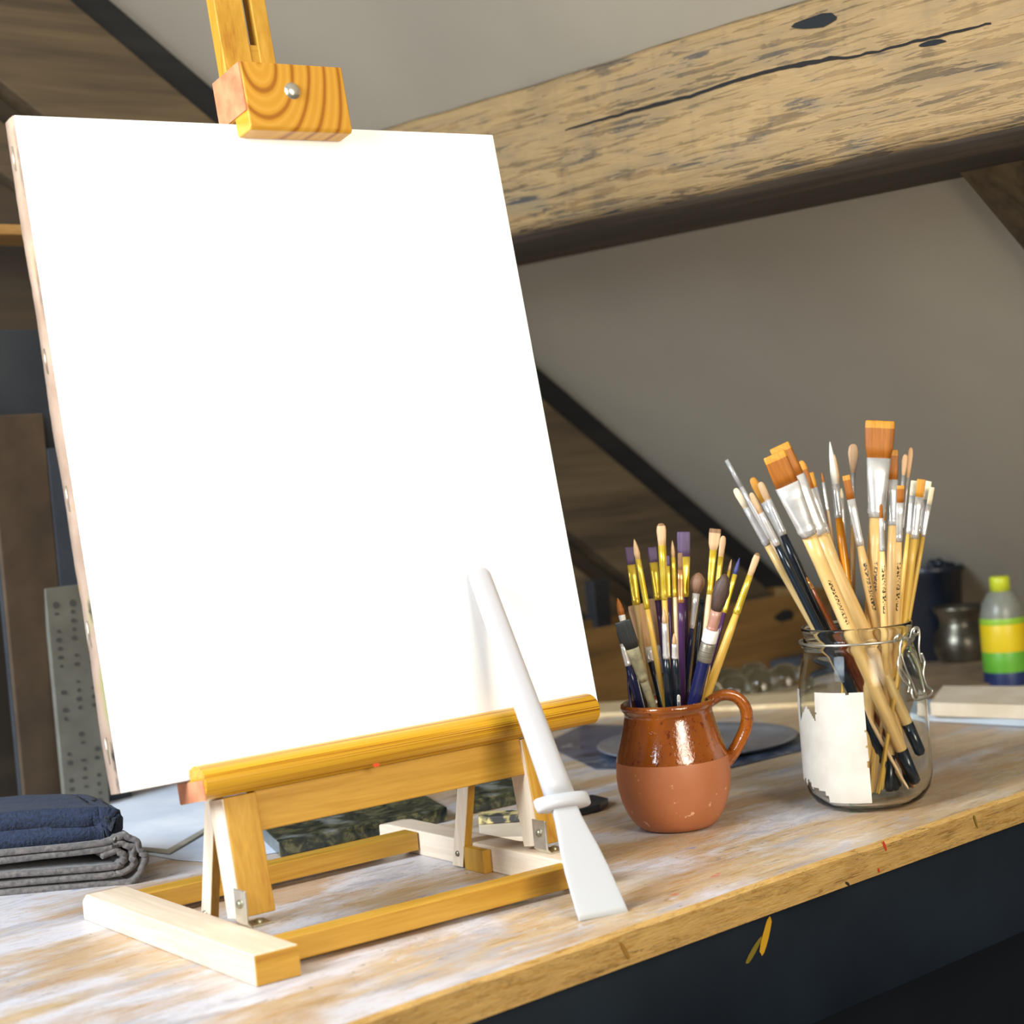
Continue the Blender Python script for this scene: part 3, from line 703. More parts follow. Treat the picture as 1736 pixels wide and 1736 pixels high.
    for (ya, yb_, w_, m_, nm) in ex.get('bands', ()):
        bm = bmesh.new(); za, zb_ = tot-fr_(ya), tot-fr_(yb_); w_ *= k/2
        loft(bm, [(zb_, w_*.9, w_*.9), (zb_+.001, w_, w_), (za-.001, w_, w_), (za, w_*.9, w_*.9)], 16); obj(nm, bm, m_, o)
    return o
holder_group = {}
def interp(prof):
    def f(z, bottom=False):
        if bottom: return prof[0][1]
        for (r0, z0), (r1, z1) in zip(prof, prof[1:]):
            if z0 <= z <= z1: return r0+(r1-r0)*(z-z0)/(z1-z0+1e-9)
        return prof[-1][0]
    return f
mug_in = interp(R([(50, 10), (75, 30), (89, 70), (88, 110), (80, 150), (71, 190), (70, 215)], km))
jar_in = interp(R([(60, 12), (84, 17), (97, 32), (102, 50), (103, 90), (102, 170), (100, 200), (90, 246), (86, 262), (86, 305)], kj))
HM = (MP, MW, 70*km, 212*km, mug_in); HJ = (JP, JW, 86*kj, 300*kj, jar_in)
ZM = (980, 860, 5.106); ZJ = (1200, 700, 4.133)
holder_group[id(HM)] = 'paintbrushes standing in the terracotta jug'; holder_group[id(HJ)] = 'paintbrushes standing in the glass jar'
MUG = [
 ('small round brush with amber tip and white ferrule, far left in the terracotta jug', 'round', (342, 785), 935, 1010, (560, 1700), 62, 60, 52, 55, .3, 'bamber', 'white', 'hblack'),
 ('wide flat brush with black hair and paint-caked grey ferrule, front left in the terracotta jug', 'flat', (385, 985), 1215, 1490, (640, 1700), 140, 118, 85, 72, -.9, 'bblack', 'hgrey', 'hgrey', {'th': .4}),
 ('navy-handled brush with a thin bright ferrule behind the paint-caked flat brush in the jug', 'filbert', (345, 1050), 1180, 1370, (525, 1700), 40, 45, 55, 70, -.1, 'bblack', 'silver', 'hnavy'),
 ('flat brush with purple hair and gold ferrule, leftmost of the purple-haired brushes in the jug', 'flat', (440, 345), 500, 850, (620, 1700), 72, 76, 70, 48, .5, 'bpurple', 'gold', 'hwood'),
 ('pointed tan brush with long gold ferrule and yellow handle, beside the leftmost purple brush', 'round', (486, 275), 450, 880, (750, 1700), 56, 50, 52, 50, .0, 'btan', 'gold', 'hyellow'),
 ('broad brush with peach-coloured hair low in the left of the terracotta jug', 'flat', (520, 840), 1210, 1340, (720, 1700), 190, 96, 70, 60, .5, 'bpeach', 'silver', 'hblack', {'th': .25}),
 ('flat brush with orange-peach hair beside the broad peach brush in the jug', 'flat', (655, 790), 1195, 1440, (745, 1700), 100, 50, 40, 40, .8, 'bpeach', 'silver', 'hblack', {'th': .3}),
 ('flat brush with purple hair half hidden behind the tallest tan brush in the jug', 'flat', (640, 345), 480, 810, (790, 1700), 80, 80, 66, 50, .7, 'bpurple', 'gold', 'hpurple'),
 ('tallest tan filbert brush with gold ferrule in the terracotta jug', 'filbert', (718, 138), 330, 800, (790, 1700), 84, 70, 54, 50, -.2, 'btan', 'gold', 'hyellow', {'tip': 'bdtip'}),
 ('black-handled brush with silver ferrule in the front centre of the jug', 'round', (742, 870), 1000, 1305, (785, 1700), 40, 48, 58, 68, -.7, 'btan', 'silver', 'hblack'),
 ('gold-ferruled brush with purple handle directly behind the tallest tan brush', 'flat', (768, 420), 510, 785, (822, 1700), 46, 46, 44, 40, .4, 'bpurple', 'gold', 'hpurple'),
 ('slim pointed brush with orange-tan tip and gold ferrule left of the wide purple brush', 'round', (815, 285), 430, 775, (885, 1700), 38, 40, 46, 48, -.1, 'btan', 'gold', 'hpink'),
 ('second black-handled brush with short silver ferrule, right of the front centre one in the jug', 'round', (830, 1090), 1180, 1305, (858, 1700), 36, 44, 56, 70, -.65, 'btan', 'silver', 'hblack'),
 ('widest flat brush with square purple hair and gold ferrule in the terracotta jug', 'flat', (913, 212), 430, 780, (935, 1700), 116, 108, 74, 62, .3, 'bpurple', 'gold', 'hpurple'),
 ('brush with dark tip and copper ferrule in front of the widest purple brush', 'flat', (883, 395), 540, 825, (905, 1700), 40, 44, 52, 58, -.2, 'bdtip', 'copper', 'hpurple'),
 ('round brown mop brush with silver ferrule and navy handle in the jug', 'mop', (1045, 565), 745, 1050, (905, 1700), 130, 66, 42, 62, .0, 'bmid', 'silver', 'hnavy'),
 ('olive-black brush handle standing upside down behind the brown mop brush in the jug', 'round', (1080, 760), 800, 830, (985, 1700), 20, 34, 44, 56, .7, 'bblack', 'hblack', 'hblack'),
 ('flat brush with pale hair, dark tip and white-gold ferrule, right of centre in the jug', 'flat', (1188, 186), 370, 755, (1045, 1700), 104, 62, 52, 52, .1, 'btan', 'gold', 'hpink', {'tip': 'bdtip'}),
 ('tan filbert brush standing just behind the pale flat brush in the jug', 'filbert', (1258, 248), 430, 790, (1080, 1700), 56, 50, 46, 44, .6, 'btan', 'gold', 'hyellow'),
 ('fine liner brush behind the dark brown mop brush in the jug', 'round', (1328, 448), 550, 900, (1070, 1700), 24, 28, 30, 36, .6, 'btan', 'gold', 'hwood'),
 ('large dark brown mop brush with white band and wire-wrapped grip over a navy handle', 'mop', (1275, 578), 890, 1060, (1000, 1700), 148, 96, 92, 118, -.8, 'bbrown', 'bred', 'hnavy', {'end': .8, 'bands': ((1055, 1165, 132, 'white', 'white_band'), (1170, 1330, 130, 'wire', 'wire_wrap'))}),
 ('small round brush with blue tip, right side of the terracotta jug', 'round', (1398, 436), 582, 915, (1050, 1700), 42, 42, 40, 44, .3, 'bblue', 'gold', 'hpurple'),
 ('long yellow-handled brush leaning out furthest right over the jug handle', 'filbert', (1558, 396), 590, 925, (1090, 1700), 62, 56, 62, 74, -.1, 'btan', 'gold', 'hyellow', {'tip': 'bdtip'}),
 ('thin white stick end just above the rim of the terracotta jug', 'round', (870, 1625), 1640, 1655, (873, 1720), 26, 28, 28, 28, -.8, 'bwhite', 'white', 'white'),
 ('slim dark purple brush handle at the left rim of the terracotta jug', 'round', (425, 1370), 1400, 1430, (455, 1700), 14, 16, 20, 30, .2, 'bpurple', 'silver', 'hpurple'),
 ('pale wood stick beside the long yellow-handled brush in the jug', 'round', (1155, 1180), 1220, 1260, (1060, 1700), 20, 26, 34, 40, .3, 'btan', 'gold', 'hwood'),
]
for q in MUG: brush(ZM, HM, q)
JAR = [
 ('brush with a clear plastic tip guard, highest at the far left of the jar', 'tube', (130, 330), 520, 900, (775, 1500), 34, 36, 40, 44, .5, 'clearf', 'silver', 'hpink'),
 ('pale-tipped bristle brush with long silver ferrule and birch handle, leftmost over the jar rim', 'filbert', (190, 530), 665, 925, (745, 1500), 50, 46, 54, 58, -.1, 'bpale', 'silver', 'hwood'),
 ('filbert brush with golden amber hair left of the two big amber flat brushes', 'filbert', (308, 455), 625, 925, (850, 1500), 62, 58, 52, 42, .3, 'bambertip', 'silver', 'hbrown'),
 ('black-handled brush with translucent tan hair near the left of the jar', 'filbert', (365, 485), 610, 855, (815, 1500), 52, 54, 56, 74, .1, 'btan', 'silver', 'hblack', {'end': .8}),
 ('second black-handled brush lying under the first one in the left of the jar', 'filbert', (300, 560), 700, 925, (775, 1500), 44, 46, 50, 62, -.5, 'btan', 'silver', 'hblack', {'end': .8}),
 ('large amber flat brush in front, left side of the jar, with clear silver ferrule', 'flat', (462, 288), 500, 850, (985, 1500), 160, 174, 118, 100, -.8, 'bamber', 'silver', 'hwoodm', {'tip': 'bambertip', 'tl': .12, 'end': .8, 'dip': .14}),
 ('large amber flat brush tucked behind the front one, left side of the jar', 'flat', (498, 228), 450, 850, (1085, 1500), 150, 165, 110, 96, -.2, 'bamber', 'silver', 'hwood', {'tip': 'bambertip', 'tl': .12, 'end': .8, 'dip': .14}),
 ('narrow amber filbert brush just right of the pair of large amber flats', 'filbert', (652, 335), 535, 850, (1060, 1500), 58, 58, 52, 50, .3, 'bamber', 'silver', 'hwood', {'tip': 'bambertip', 'tl': .25}),
 ('small amber flat brush partly hidden behind the narrow amber filbert', 'flat', (718, 418), 525, 830, (1010, 1500), 48, 48, 42, 40, .8, 'bambertip', 'silver', 'hwood'),
 ('finest brush with tiny amber point and slim silver ferrule, left of centre in jar', 'round', (798, 415), 490, 690, (960, 1500), 22, 24, 28, 34, .9, 'bamber', 'silver', 'hpink'),
 ('tall pointed white-haired brush with glossy orange handle in the jar', 'round', (855, 200), 500, 740, (1010, 1500), 50, 50, 58, 68, .4, 'bwhite', 'silver', 'horange'),
 ('pointed tan brush standing against the tall white-haired brush in the jar', 'round', (888, 288), 500, 760, (985, 1500), 48, 42, 40, 40, .8, 'bpeach', 'silver', 'hwood'),
 ('slim cream-tipped brush right of the orange-handled brush', 'round', (935, 525), 600, 900, (975, 1500), 30, 32, 38, 40, .6, 'bpale', 'silver', 'hpink'),
 ('tall tan filbert brush with thin silver ferrule in the middle of the jar', 'filbert', (1020, 218), 425, 800, (1010, 1500), 76, 32, 36, 44, .7, 'bpeach', 'silver', 'hwood'),
 ('small slanted amber flat brush left of the biggest brush in the jar', 'flat', (968, 438), 605, 930, (1185, 1500), 56, 58, 54, 74, -.1, 'bamber', 'silver', 'hwoodm', {'tip': 'bambertip', 'tl': .15, 'end': .8, 'dip': .14}),
 ('biggest amber flat brush standing highest in the middle of the jar', 'flat', (1208, 55), 318, 735, (1150, 1500), 212, 172, 112, 112, .1, 'bamber', 'silver', 'hwoodm', {'tip': 'bambertip', 'tl': .12}),
 ('amber flat brush standing directly right of the biggest one in the jar', 'flat', (1297, 258), 468, 790, (1285, 1500), 74, 76, 66, 82, .2, 'bamber', 'clearf', 'hwood', {'tip': 'bambertip', 'tl': .15, 'dip': .14, 'end': .8}),
 ('thin yellow-haired brush between the biggest brush and its right neighbour', 'round', (1243, 590), 760, 830, (1200, 1500), 26, 28, 30, 34, .8, 'bambertip', 'silver', 'hyellow'),
 ('slim birch brush with long thin ferrule in front of the biggest brush', 'filbert', (1212, 638), 735, 965, (1238, 1500), 26, 32, 38, 52, -.6, 'bamber', 'silver', 'hwoodm'),
 ('small square amber brush near the right of the jar', 'flat', (1352, 508), 628, 900, (1320, 1500), 54, 52, 44, 52, -.5, 'bamber', 'silver', 'hwoodm', {'tip': 'bambertip', 'tl': .15}),
 ('short tan filbert brush, left one of the high pair at the right of the jar', 'filbert', (1385, 292), 440, 820, (1265, 1500), 42, 24, 30, 40, .8, 'bpeach', 'silver', 'hwood'),
 ('tan brush leaning right, higher one of the pair at the right of the jar', 'filbert', (1424, 243), 455, 830, (1290, 1500), 38, 24, 30, 40, .5, 'bpeach', 'silver', 'hwood'),
 ('cream bristle flat brush, first of the cluster at the right edge of the jar', 'flat', (1446, 475), 580, 850, (1340, 1500), 46, 46, 40, 46, .1, 'bpale', 'silver', 'hyellow'),
 ('amber and cream flat brush in the middle of the right-hand cluster in the jar', 'flat', (1497, 465), 590, 880, (1372, 1500), 62, 56, 54, 58, -.2, 'bambertip', 'silver', 'hyellow'),
 ('cream bristle brush behind the right-hand cluster, tip highest of the cream ones', 'flat', (1548, 478), 610, 850, (1385, 1500), 44, 42, 36, 40, .5, 'bpale', 'silver', 'hyellow'),
 ('rightmost cream bristle brush leaning over the jar rim', 'flat', (1572, 520), 640, 870, (1395, 1500), 36, 36, 32, 36, .2, 'bpale', 'silver', 'hyellow'),
 ('thin yellow-lacquered stick between the pale handles at the back of the jar', 'round', (988, 1015), 1040, 1080, (965, 1500), 14, 18, 20, 24, .9, 'bambertip', 'gold', 'hyellow'),
 ('brown-orange lacquered handle deep between the left-hand handles of the jar', 'round', (690, 1150), 1180, 1230, (880, 1500), 18, 22, 26, 34, -.3, 'bamber', 'copper', 'hbrown'),
]
for q in JAR: brush(ZJ, HJ, q)

# ---------------------------------------------------------------- things on the table behind
def cloth(name, label, base, prof, wid, th, m, seed=0, along=None):
    """thick ribbon following prof (camera-right, up) in metres, extruded away"""
    o = empty(name, base, label, 'cloth'); bm = bmesh.new(); a_ = along or (E2+E1*.15).normalized()
    pts = spline([V((x, 0, z)) for x, z in prof], 7); ny = 26; rows = []
    for j in range(ny+1):
        y = wid*j/ny; row = []
        for i, p in enumerate(pts):
            j_ = noise.noise(V((i*.22, y*24, seed)))*.0022+noise.noise(V((i*.8, y*70, seed)))*.0008
            row.append(RT*(p.x+j_*1.5)+a_*(y+.003*noise.noise(V((i*.35, seed, 0))))+Z*max(.0002, p.z+j_))
        rows.append([bm.verts.new(v_) for v_ in row])
    for a, b in zip(rows, rows[1:]):
        for i in range(len(a)-1): bm.faces.new((a[i], a[i+1], b[i+1], b[i]))
    c_ = obj('folded_cloth', bm, m, o); sm = c_.modifiers.new('th', 'SOLIDIFY'); sm.thickness = th; sm.offset = 0
    return o
s = NT('navy terry cloth'); f = s.noise(s.vec(), 420, 3); s.bump(f, .8, .002); M['navycloth'] = s.out(s.ramp(f, [(.3, (18, 26, 42)), (.7, (36, 48, 74))]), .9, Sheen_Weight=.05)
s = NT('grey brown cloth'); f = s.noise(s.vec(), 260, 3); s.bump(f, .6, .0015); M['greycloth'] = s.out(s.ramp(f, [(.3, (70, 66, 66)), (.7, (112, 104, 98))]), .9, Sheen_Weight=.3)
cb = at_z(240, 1498); kc = depth(cb)/F
cloth('folded_towel', 'grey-brown towel folded over with its rolled end showing, lying under the dark blue cloth', cb,
      [(-.22, .002), (-70*kc, .002), (-18*kc, 4*kc), (4*kc, 24*kc), (8*kc, 54*kc), (-8*kc, 76*kc), (-34*kc, 82*kc), (-80*kc, 74*kc), (-.2, 66*kc), (-.21, 60*kc), (-.2, 54*kc), (-80*kc, 62*kc), (-36*kc, 71*kc), (-14*kc, 64*kc), (-6*kc, 46*kc), (-14*kc, 28*kc), (-40*kc, 20*kc), (-90*kc, 18*kc), (-.19, 17*kc), (-.2, 27*kc), (-.19, 32*kc), (-70*kc, 33*kc), (-34*kc, 38*kc), (-22*kc, 46*kc), (-32*kc, 56*kc), (-60*kc, 54*kc)], .12, .0046, 'greycloth', 1)
cloth('folded_cloth', 'dark blue fuzzy cloth folded on top of the grey-brown towel', cb+Z*(88*kc)-RT*(24*kc)+E2*.008,
      [(-.2, .001), (-70*kc, 3*kc), (-22*kc, 6*kc), (-6*kc, 14*kc), (-8*kc, 24*kc), (-24*kc, 28*kc), (-80*kc, 32*kc), (-.2, 34*kc)], .085, .015, 'navycloth', 5)
def sheet(name, label, cat, pxs, m, z=.0006, th=.0006):
    ps = [at_z(x, y, z) for x, y in pxs]; c0 = sum(ps, V((0, 0, 0)))/len(ps); c0.z = z
    o = bmesh.new(); prism(o, [((p-c0).x, (p-c0).y) for p in ps], 0, th, axis=2)
    ob = obj(name, o, m, smooth=False); ob.location = c0; return tag(ob, label, cat)
sheet('paper_sheet', 'large bluish white paper sheet lying behind the towel, left rear of the table', 'paper', [(60, 1398), (330, 1322), (372, 1352), (350, 1404), (285, 1441), (225, 1437), (60, 1420)], 'paper')
sheet('paper_sheet', 'smaller blue-grey paper sheet with a curved edge behind the left easel foot', 'paper', [(240, 1447), (290, 1446), (352, 1412), (500, 1400), (505, 1440), (360, 1462), (300, 1458)], 'paper2')
sheet('grey_strip', 'thin grey angled strip lying along the edge of the bluish paper', 'strip', [(232, 1437), (284, 1442), (350, 1404), (350, 1411), (288, 1448), (232, 1441)], mottled('grey card', (140, 138, 128), (172, 168, 156), 30, .7), z=.002, th=.0012)
# printed strip board behind the canvas, left
s = NT('grey printed board'); f = s.noise(s.vec(), 30, 4); M['board'] = s.out(s.ramp(f, [(.3, (104, 102, 92)), (.7, (122, 120, 108))]), .6)
pB = at_z(152, 1374); print('board', pB)
pb = at_Y(115, 1378, pB.y); pw = at_Y(187, 1362, pB.y)
bo = empty('printed_board', pB, 'tall grey perforated board with columns of small dark printed marks, leaning behind the canvas', 'board')
d_ = (pw-pb).normalized(); u0, u1 = at_Y(112, 1380, pB.y)-pB, at_Y(186, 1362, pB.y)-pB
t0, t1 = at_Y(76, 998, pB.y+.02)-pB, at_Y(166, 985, pB.y+.02)-pB
bm = bmesh.new(); poly8(bm, [V((u0.x, 0, .001)), V((u1.x, 0, .001)), V((u1.x, .006, .001)), V((u0.x, .006, .001)), V((t0.x, .02, t0.z)), V((t1.x, .02, t0.z)), V((t1.x, .026, t0.z)), V((t0.x, .026, t0.z))])
obj('panel', bm, 'board', bo, smooth=False, bevel=.001)
bm = bmesh.new()
for col in range(3):
    for r_ in range(24):
        u = .17+.3*col+.02*random.random(); v_ = .03+.93*(r_/24)
        if random.random() < .28 and r_ < 22: continue
        h_ = .0036 if r_ == 23 or r_ == 0 else .0012+.0012*random.random(); w_ = .0036 if r_ in (0, 23) else .002+.0016*random.random()
        x_ = (u0.x+(t0.x-u0.x)*v_)+((u1.x-u0.x)+((t1.x-t0.x)-(u1.x-u0.x))*v_)*u; z_ = t0.z*v_; y_ = .02*v_-.0008
        vs = [V((x_+w_*math.cos(a), y_, z_+h_*math.sin(a))) for a in [2*math.pi*i/8 for i in range(8)]]
        bm.faces.new([bm.verts.new(q) for q in vs])
obj('printed_marks', bm, NT('dull ink').out((78, 78, 74), .8), bo, smooth=False)
def upright(name, label, cat, px, top, bot, Yp, th, m, zb=0.0, lean=0):
    """box standing at plane Yp between pixel columns px=(left,right) from bottom up to pixel row top"""
    a = at_Y(px[0], top, Yp); b = at_Y(px[1], top, Yp); 
    o = obj(name, bx(0, b.x-a.x, 0, th, 0, a.z-zb), m, smooth=False, bevel=.0015); o.location = (a.x, Yp, zb); return tag(o, label, cat)
M['drk'] = mottled('dark grey board', (44, 48, 54), (60, 64, 68), 10, .7); M['brn'] = mottled('brown board', (70, 56, 42), (92, 74, 54), 16, .8); M['slate'] = mottled('slate blue board', (50, 56, 66), (64, 70, 80), 14, .7)
upright('leaning_panel', 'dark grey panel standing against the wall behind the left edge of the canvas', 'panel', (-40, 150), 560, 0, 1.645, .006, 'drk')
upright('leaning_panel', 'narrow brown panel at the left behind the canvas, in front of the dark grey one', 'panel', (-20, 74), 705, 0, 1.634, .006, 'brn')
upright('leaning_panel', 'slate blue panel just behind the canvas edge, next to the brown panel', 'panel', (79, 170), 760, 0, 1.634, .006, 'slate')
p_ = at_Y(-40, 400, 1.6); o = obj('wall_shelf', bx(0, .10, 0, .07, 0, .010), wood('tan shelf wood', (150, 112, 60), (180, 138, 80), 0, 1), smooth=False, bevel=.001); o.location = (p_.x, 1.575, at_Y(20, 398, 1.575).z); tag(o, 'narrow tan wooden shelf on the wall left of the canvas', 'shelf')
# paint-spattered slabs behind the easel
s = NT('paint spattered dark glass'); f = s.noise(s.vec((1, 1.6, 1)), 60, 5, .7, 1); g = s.noise(s.vec(loc=(3, 1, 1)), 16, 3)
c = s.ramp(f, [(.34, (22, 30, 36)), (.5, (60, 64, 50)), (.6, (112, 108, 76)), (.7, (46, 58, 70))]); M['spatter'] = s.out(s.mix(s.mask(g, .6, .7), c, (150, 154, 150)), .12)
M['pale'] = mottled('pale board', (206, 190, 166), (226, 214, 196), 20, .6)
def slabpx(name, label, cat, pxs, zt, m, z0=.0005, bev=.0008):
    ps = [at_z(x, y, z0) for x, y in pxs]; c0 = sum(ps, V((0, 0, 0)))/len(ps)
    bm = bmesh.new(); prism(bm, [((p-c0).x, (p-c0).y) for p in ps], 0, zt, axis=2); ob = obj(name, bm, m, smooth=False, bevel=bev); ob.location = (c0.x, c0.y, z0); return tag(ob, label, cat)
slabpx('palette_slab', 'dark paint-spattered glass palette slab lying behind the easel crossbars', 'palette', [(475, 1453), (760, 1392), (690, 1352), (428, 1408)], .0125, 'spatter')
slabpx('palette_slab', 'olive paint-spattered slab behind the right easel post', 'palette', [(800, 1380), (935, 1350), (900, 1305), (770, 1335)], .012, 'spatter')
slabpx('pale_board', 'pale flat board lying behind the right-hand easel foot', 'board', [(815, 1428), (960, 1425), (930, 1385), (812, 1400)], .004, 'pale')
slabpx('painted_stick', 'short thick stick smeared with yellow and dark paint, behind the right easel strut', 'stick', [(812, 1398), (905, 1392), (903, 1383), (812, 1388)], .006, mottled('smeared stick', (60, 60, 60), (206, 190, 130), 70, .5, lo=.45, hi=.55), z0=.005)
slabpx('black_case', 'slim black case lying between the spatula and the terracotta jug', 'case', [(900, 1404), (1018, 1375), (1032, 1364), (1006, 1358), (900, 1378)], .006, mottled('black case', (24, 28, 34), (40, 46, 54), 20, .35))
sheet('dark_magazine', 'dark blue and grey glossy printed sheet spread behind the terracotta jug', 'magazine', [(920, 1262), (990, 1228), (1345, 1240), (1405, 1262), (1240, 1302), (1010, 1304)],
      (lambda s: s.out(s.ramp(s.noise(s.vec((1, 2, 1)), 9, 4, .6, 1), [(.35, (30, 38, 54)), (.5, (84, 96, 116)), (.58, (46, 60, 84)), (.68, (150, 150, 156))]), .25))(NT('glossy print')))
pc = at_z(1182, 1262, .002); kp = depth(pc)/F
bm = bmesh.new(); lathe(bm, R([(0, 1), (150, 1), (166, 5), (170, 9), (168, 10), (150, 4), (60, 3), (0, 3)], kp), 64)
o = obj('round_plate', bm, mottled('brushed grey plate', (150, 152, 160), (190, 192, 200), 14, .25, .6)); o.location = pc; tag(o, 'round shiny grey metal plate lying behind the terracotta jug', 'plate')
slabpx('wood_lath', 'cream wooden lath lying behind the jug handle', 'lath', [(1000, 1218), (1400, 1198), (1395, 1180), (1000, 1200)], .006, wood('cream lath', (206, 180, 136), (228, 206, 168), 0, .5))
# clear blister tray with bumps
tb0 = at_z(1282, 1178, 0.001); kt = depth(tb0)/F
tr = empty('blister_tray', tb0, 'clear plastic tray with rounded cups, behind and right of the jug handle', 'tray')
bm = bmesh.new(); prism(bm, [(-.10, -.02), (.10, -.02), (.10, .10), (-.10, .10)], 0, .003, axis=2); obj('tray_base', bm, mottled('tray grey', (120, 112, 92), (150, 140, 116), 20, .15), tr, smooth=False)
for i in range(4):
    for j in range(2):
        bm = bmesh.new(); lathe(bm, [(.021, .003), (.020, .012), (.016, .022), (.009, .027), (0, .028)], 20); bmesh.ops.translate(bm, verts=bm.verts, vec=(-.075+i*.048, .01+j*.05, 0)); obj('cup', bm, 'clearplastic', tr)
slabpx('dark_tray', 'flat dark blue-black tray behind the clear plastic cups', 'tray', [(1190, 1148), (1420, 1122), (1420, 1096), (1190, 1118)], .012, mottled('dark tray', (26, 34, 46), (50, 60, 74), 10, .3))
# wooden box against the gable
bp = at_z(1000, 1190, 0); bo = empty('wooden_crate', (1.50, 1.56, 0), 'brown wooden crate with a dark hand slot standing against the back wall', 'crate')
M['crate'] = wood('old crate wood', (104, 76, 34), (136, 102, 52), 0, .25, .7, dark=(70, 50, 24))
for q in ((0, .50, 0, .008, 0, .095), (0, .50, .092, .10, 0, .095), (0, .008, .008, .092, 0, .095), (.492, .50, .008, .092, 0, .095), (.008, .492, .008, .092, 0, .006)): obj('crate_board', bx(*q), 'crate', bo, smooth=False, bevel=.001)
hs = at_Y(1297, 1040, 1.56)-V((1.50, 1.56, 0))
bm = bmesh.new(); blob(bm, V((.40, -.0006, .067)), V((1, 0, 0)), V((0, 0, 1)), .022, .007, 20); obj('hand_slot', bm, NT('slot').out((14, 14, 16), .9), bo, smooth=False)
upright('wooden_upright', 'short dark vertical wooden strip on the wall between canvas and jug', 'strip', (1005, 1032), 985, 0, 1.645, .02, 'rafter_d')
# bucket, pewter pot, bottle
def lathed(name, label, cat, base_px, parts, z=0, w=None):
    p = at_z(*base_px) if w is None else at_w(*base_px, w); p.z = z; k = depth(p)/F; o = empty(name, p, label, cat)
    for nm, prof, m in parts:
        bm = bmesh.new(); lathe(bm, R(prof, k), 40); obj(nm, bm, m, o)
    return o, p, k
M['bucket'] = mottled('black plastic', (22, 27, 38), (38, 44, 58), 12, .3)
bk, p, k = lathed('black_bucket', 'black plastic bucket with an untidy dark rag at its rim, behind the glass jar', 'bucket', (1588, 1117), [
    ('bucket_body', [(0, 0), (40, 0), (44, 4), (53, 146), (57, 148), (58, 158), (55, 160), (51, 154), (42, 8), (0, 6)], 'bucket')])
bm = bmesh.new()
for i in range(5):
    q = RT*(8+i*8)*k - FH*12*k + Z*(154+5*math.sin(i*2))*k; loft_r = [(0, 14*k, 9*k), (8*k, 12*k, 8*k), (14*k, 5*k, 4*k)]
    b2 = bmesh.new(); loft(b2, loft_r, 8, jit=.002); bmesh.ops.translate(b2, verts=b2.verts, vec=q+FH*random.uniform(-10, 20)*k)
    tmp = bpy.data.meshes.new('t'); b2.to_mesh(tmp); b2.free(); bm.from_mesh(tmp); bpy.data.meshes.remove(tmp)
rg = obj('rag', bm, 'bucket'); rg.location = p; tag(rg, 'crumpled black rag bundled on the rim of the black bucket', 'rag')
M['pewter'] = mottled('old pewter', (84, 80, 70), (140, 134, 118), 14, .32, .85)
pw_, p, k = lathed('pewter_pot', 'squat pewter pot with flared rim standing in front of the black bucket', 'pot', (1632, 1125), [
    ('pot_body', [(0, 0), (34, 0), (38, 3), (40, 12), (45, 24), (46, 38), (42, 52), (35, 64), (33, 72), (36, 84), (43, 94), (44, 98), (41, 99), (32, 84), (30, 70), (38, 40), (34, 12), (0, 8)], 'pewter')])
s = NT('bottle label'); sp = s.n('ShaderNodeSeparateXYZ'); s.l(s.co.outputs['Object'], sp.inputs[0])
bt, p, k = lathed('paint_bottle', 'plastic paint bottle with yellow and green label at the right edge behind the jar', 'bottle', (1708, 1160), [
    ('bottle_body', [(0, 0), (34, 0), (37, 4), (37, 26), (36.5, 27), (36.5, 120), (33, 138), (22, 156), (16, 160)], None or mottled('frosted plastic', (120, 122, 112), (150, 152, 140), 20, .3)),
    ('blue_base', [(37.6, 1), (38, 4), (38, 22), (37.6, 24)], mottled('blue base', (26, 40, 84), (34, 50, 100), 20, .4)),
    ('green_label', [(37.6, 24), (38, 25), (38, 58), (37.6, 59)], mottled('green print', (96, 170, 50), (116, 188, 66), 20, .4)),
    ('yellow_label', [(37.8, 58), (38.2, 59), (38.2, 104), (37.8, 105)], mottled('yellow print', (232, 200, 20), (242, 214, 50), 20, .4)),
    ('green_band', [(37.7, 104), (38.1, 105), (38.1, 114), (37.6, 115)], mottled('lime print', (150, 196, 50), (160, 206, 70), 20, .4)),
    ('cap', [(0, 184), (15, 184), (17, 181), (17, 158), (0, 158)], mottled('lime cap', (196, 208, 30), (214, 222, 60), 20, .35))])
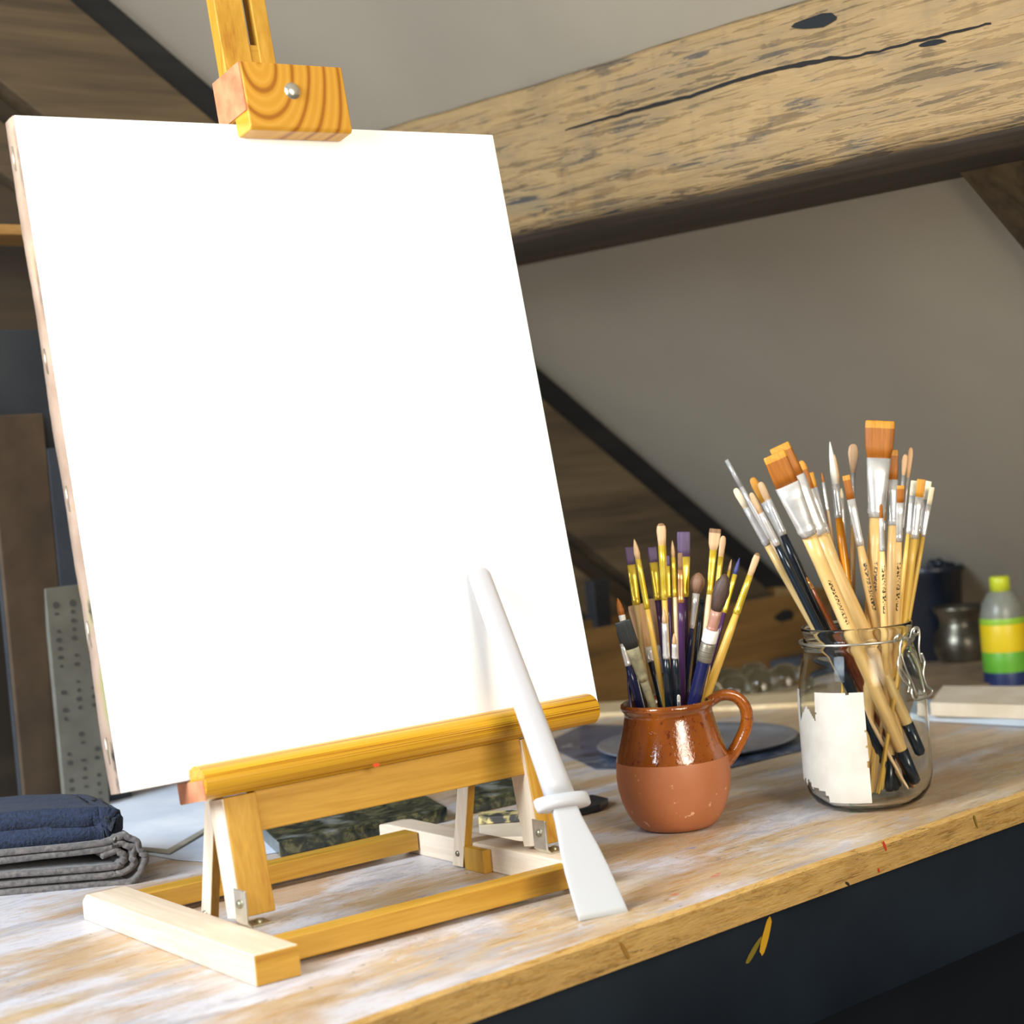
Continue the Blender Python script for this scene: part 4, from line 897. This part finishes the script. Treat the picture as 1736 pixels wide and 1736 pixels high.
slabpx('drawing_board', 'brown drawing board lying flat under the pewter pot at the right', 'board', [(1548, 1190), (1740, 1152), (1736, 1122), (1560, 1130)], .004, mottled('brown board top', (120, 100, 78), (156, 132, 104), 14, .5))
slabpx('pale_tray', 'light blue flat box lid under the cream pad, right of the jar', 'box lid', [(1555, 1222), (1800, 1236), (1800, 1196), (1570, 1196)], .007, mottled('pale blue card', (190, 204, 218), (212, 222, 232), 16, .6))
slabpx('sketch_pad', 'thick cream sketch pad lying on the light blue lid, right of the jar', 'pad', [(1578, 1214), (1800, 1222), (1790, 1186), (1600, 1184)], .014, mottled('cream pad', (222, 206, 180), (238, 226, 206), 24, .7), z0=.0078)
# under the table: dark cupboard and crate
o = obj('storage_cabinet', bx(1.15, 1.9, 1.15, 1.6, -.748, -.2), mottled('near black cabinet', (14, 18, 26), (24, 28, 40), 4, .6), smooth=False, bevel=.004); tag(o, 'dark cabinet standing on the floor in the shadow under the table', 'cabinet')

# ---------------------------------------------------------------- light
def area(name, loc_, target, sz, en, col, sy=None, spread=None):
    l = bpy.data.lights.new(name, 'AREA'); l.energy = en; l.color = col; l.size = sz
    if sy: l.shape = 'RECTANGLE'; l.size_y = sy
    if spread: l.spread = math.radians(spread)
    o = bpy.data.objects.new(name, l); C.objects.link(o); o.location = loc_
    o.rotation_euler = (V(target)-V(loc_)).to_track_quat('-Z', 'Y').to_euler(); return o
area('window_light', (-1.3, 1.15, 1.25), (.66, 1.2, 0), 1.0, 18, (.76, .88, 1), 1.1, 68)
area('room_fill', (.35, -1.3, 1.1), (1.0, 1.2, .2), 1.2, 48, (1, .91, .76))  # warm fill added on the camera side
area('warm_fill', (.72, -.15, .42), (1.65, .8, .5), .25, 5.0, (1, .86, .6))  # added unseen fill for the beam's right end and the ceiling gradient
area('upper_fill', (.25, .95, .62), (1.25, 1.5, .72), .3, 4.2, (1, .93, .8))  # added unseen fill, brightens the upper ceiling
wd = bpy.data.worlds.new('world'); sc.world = wd; wd.use_nodes = True
wd.node_tree.nodes['Background'].inputs[0].default_value = (.75, .85, 1, 1); wd.node_tree.nodes['Background'].inputs[1].default_value = .16
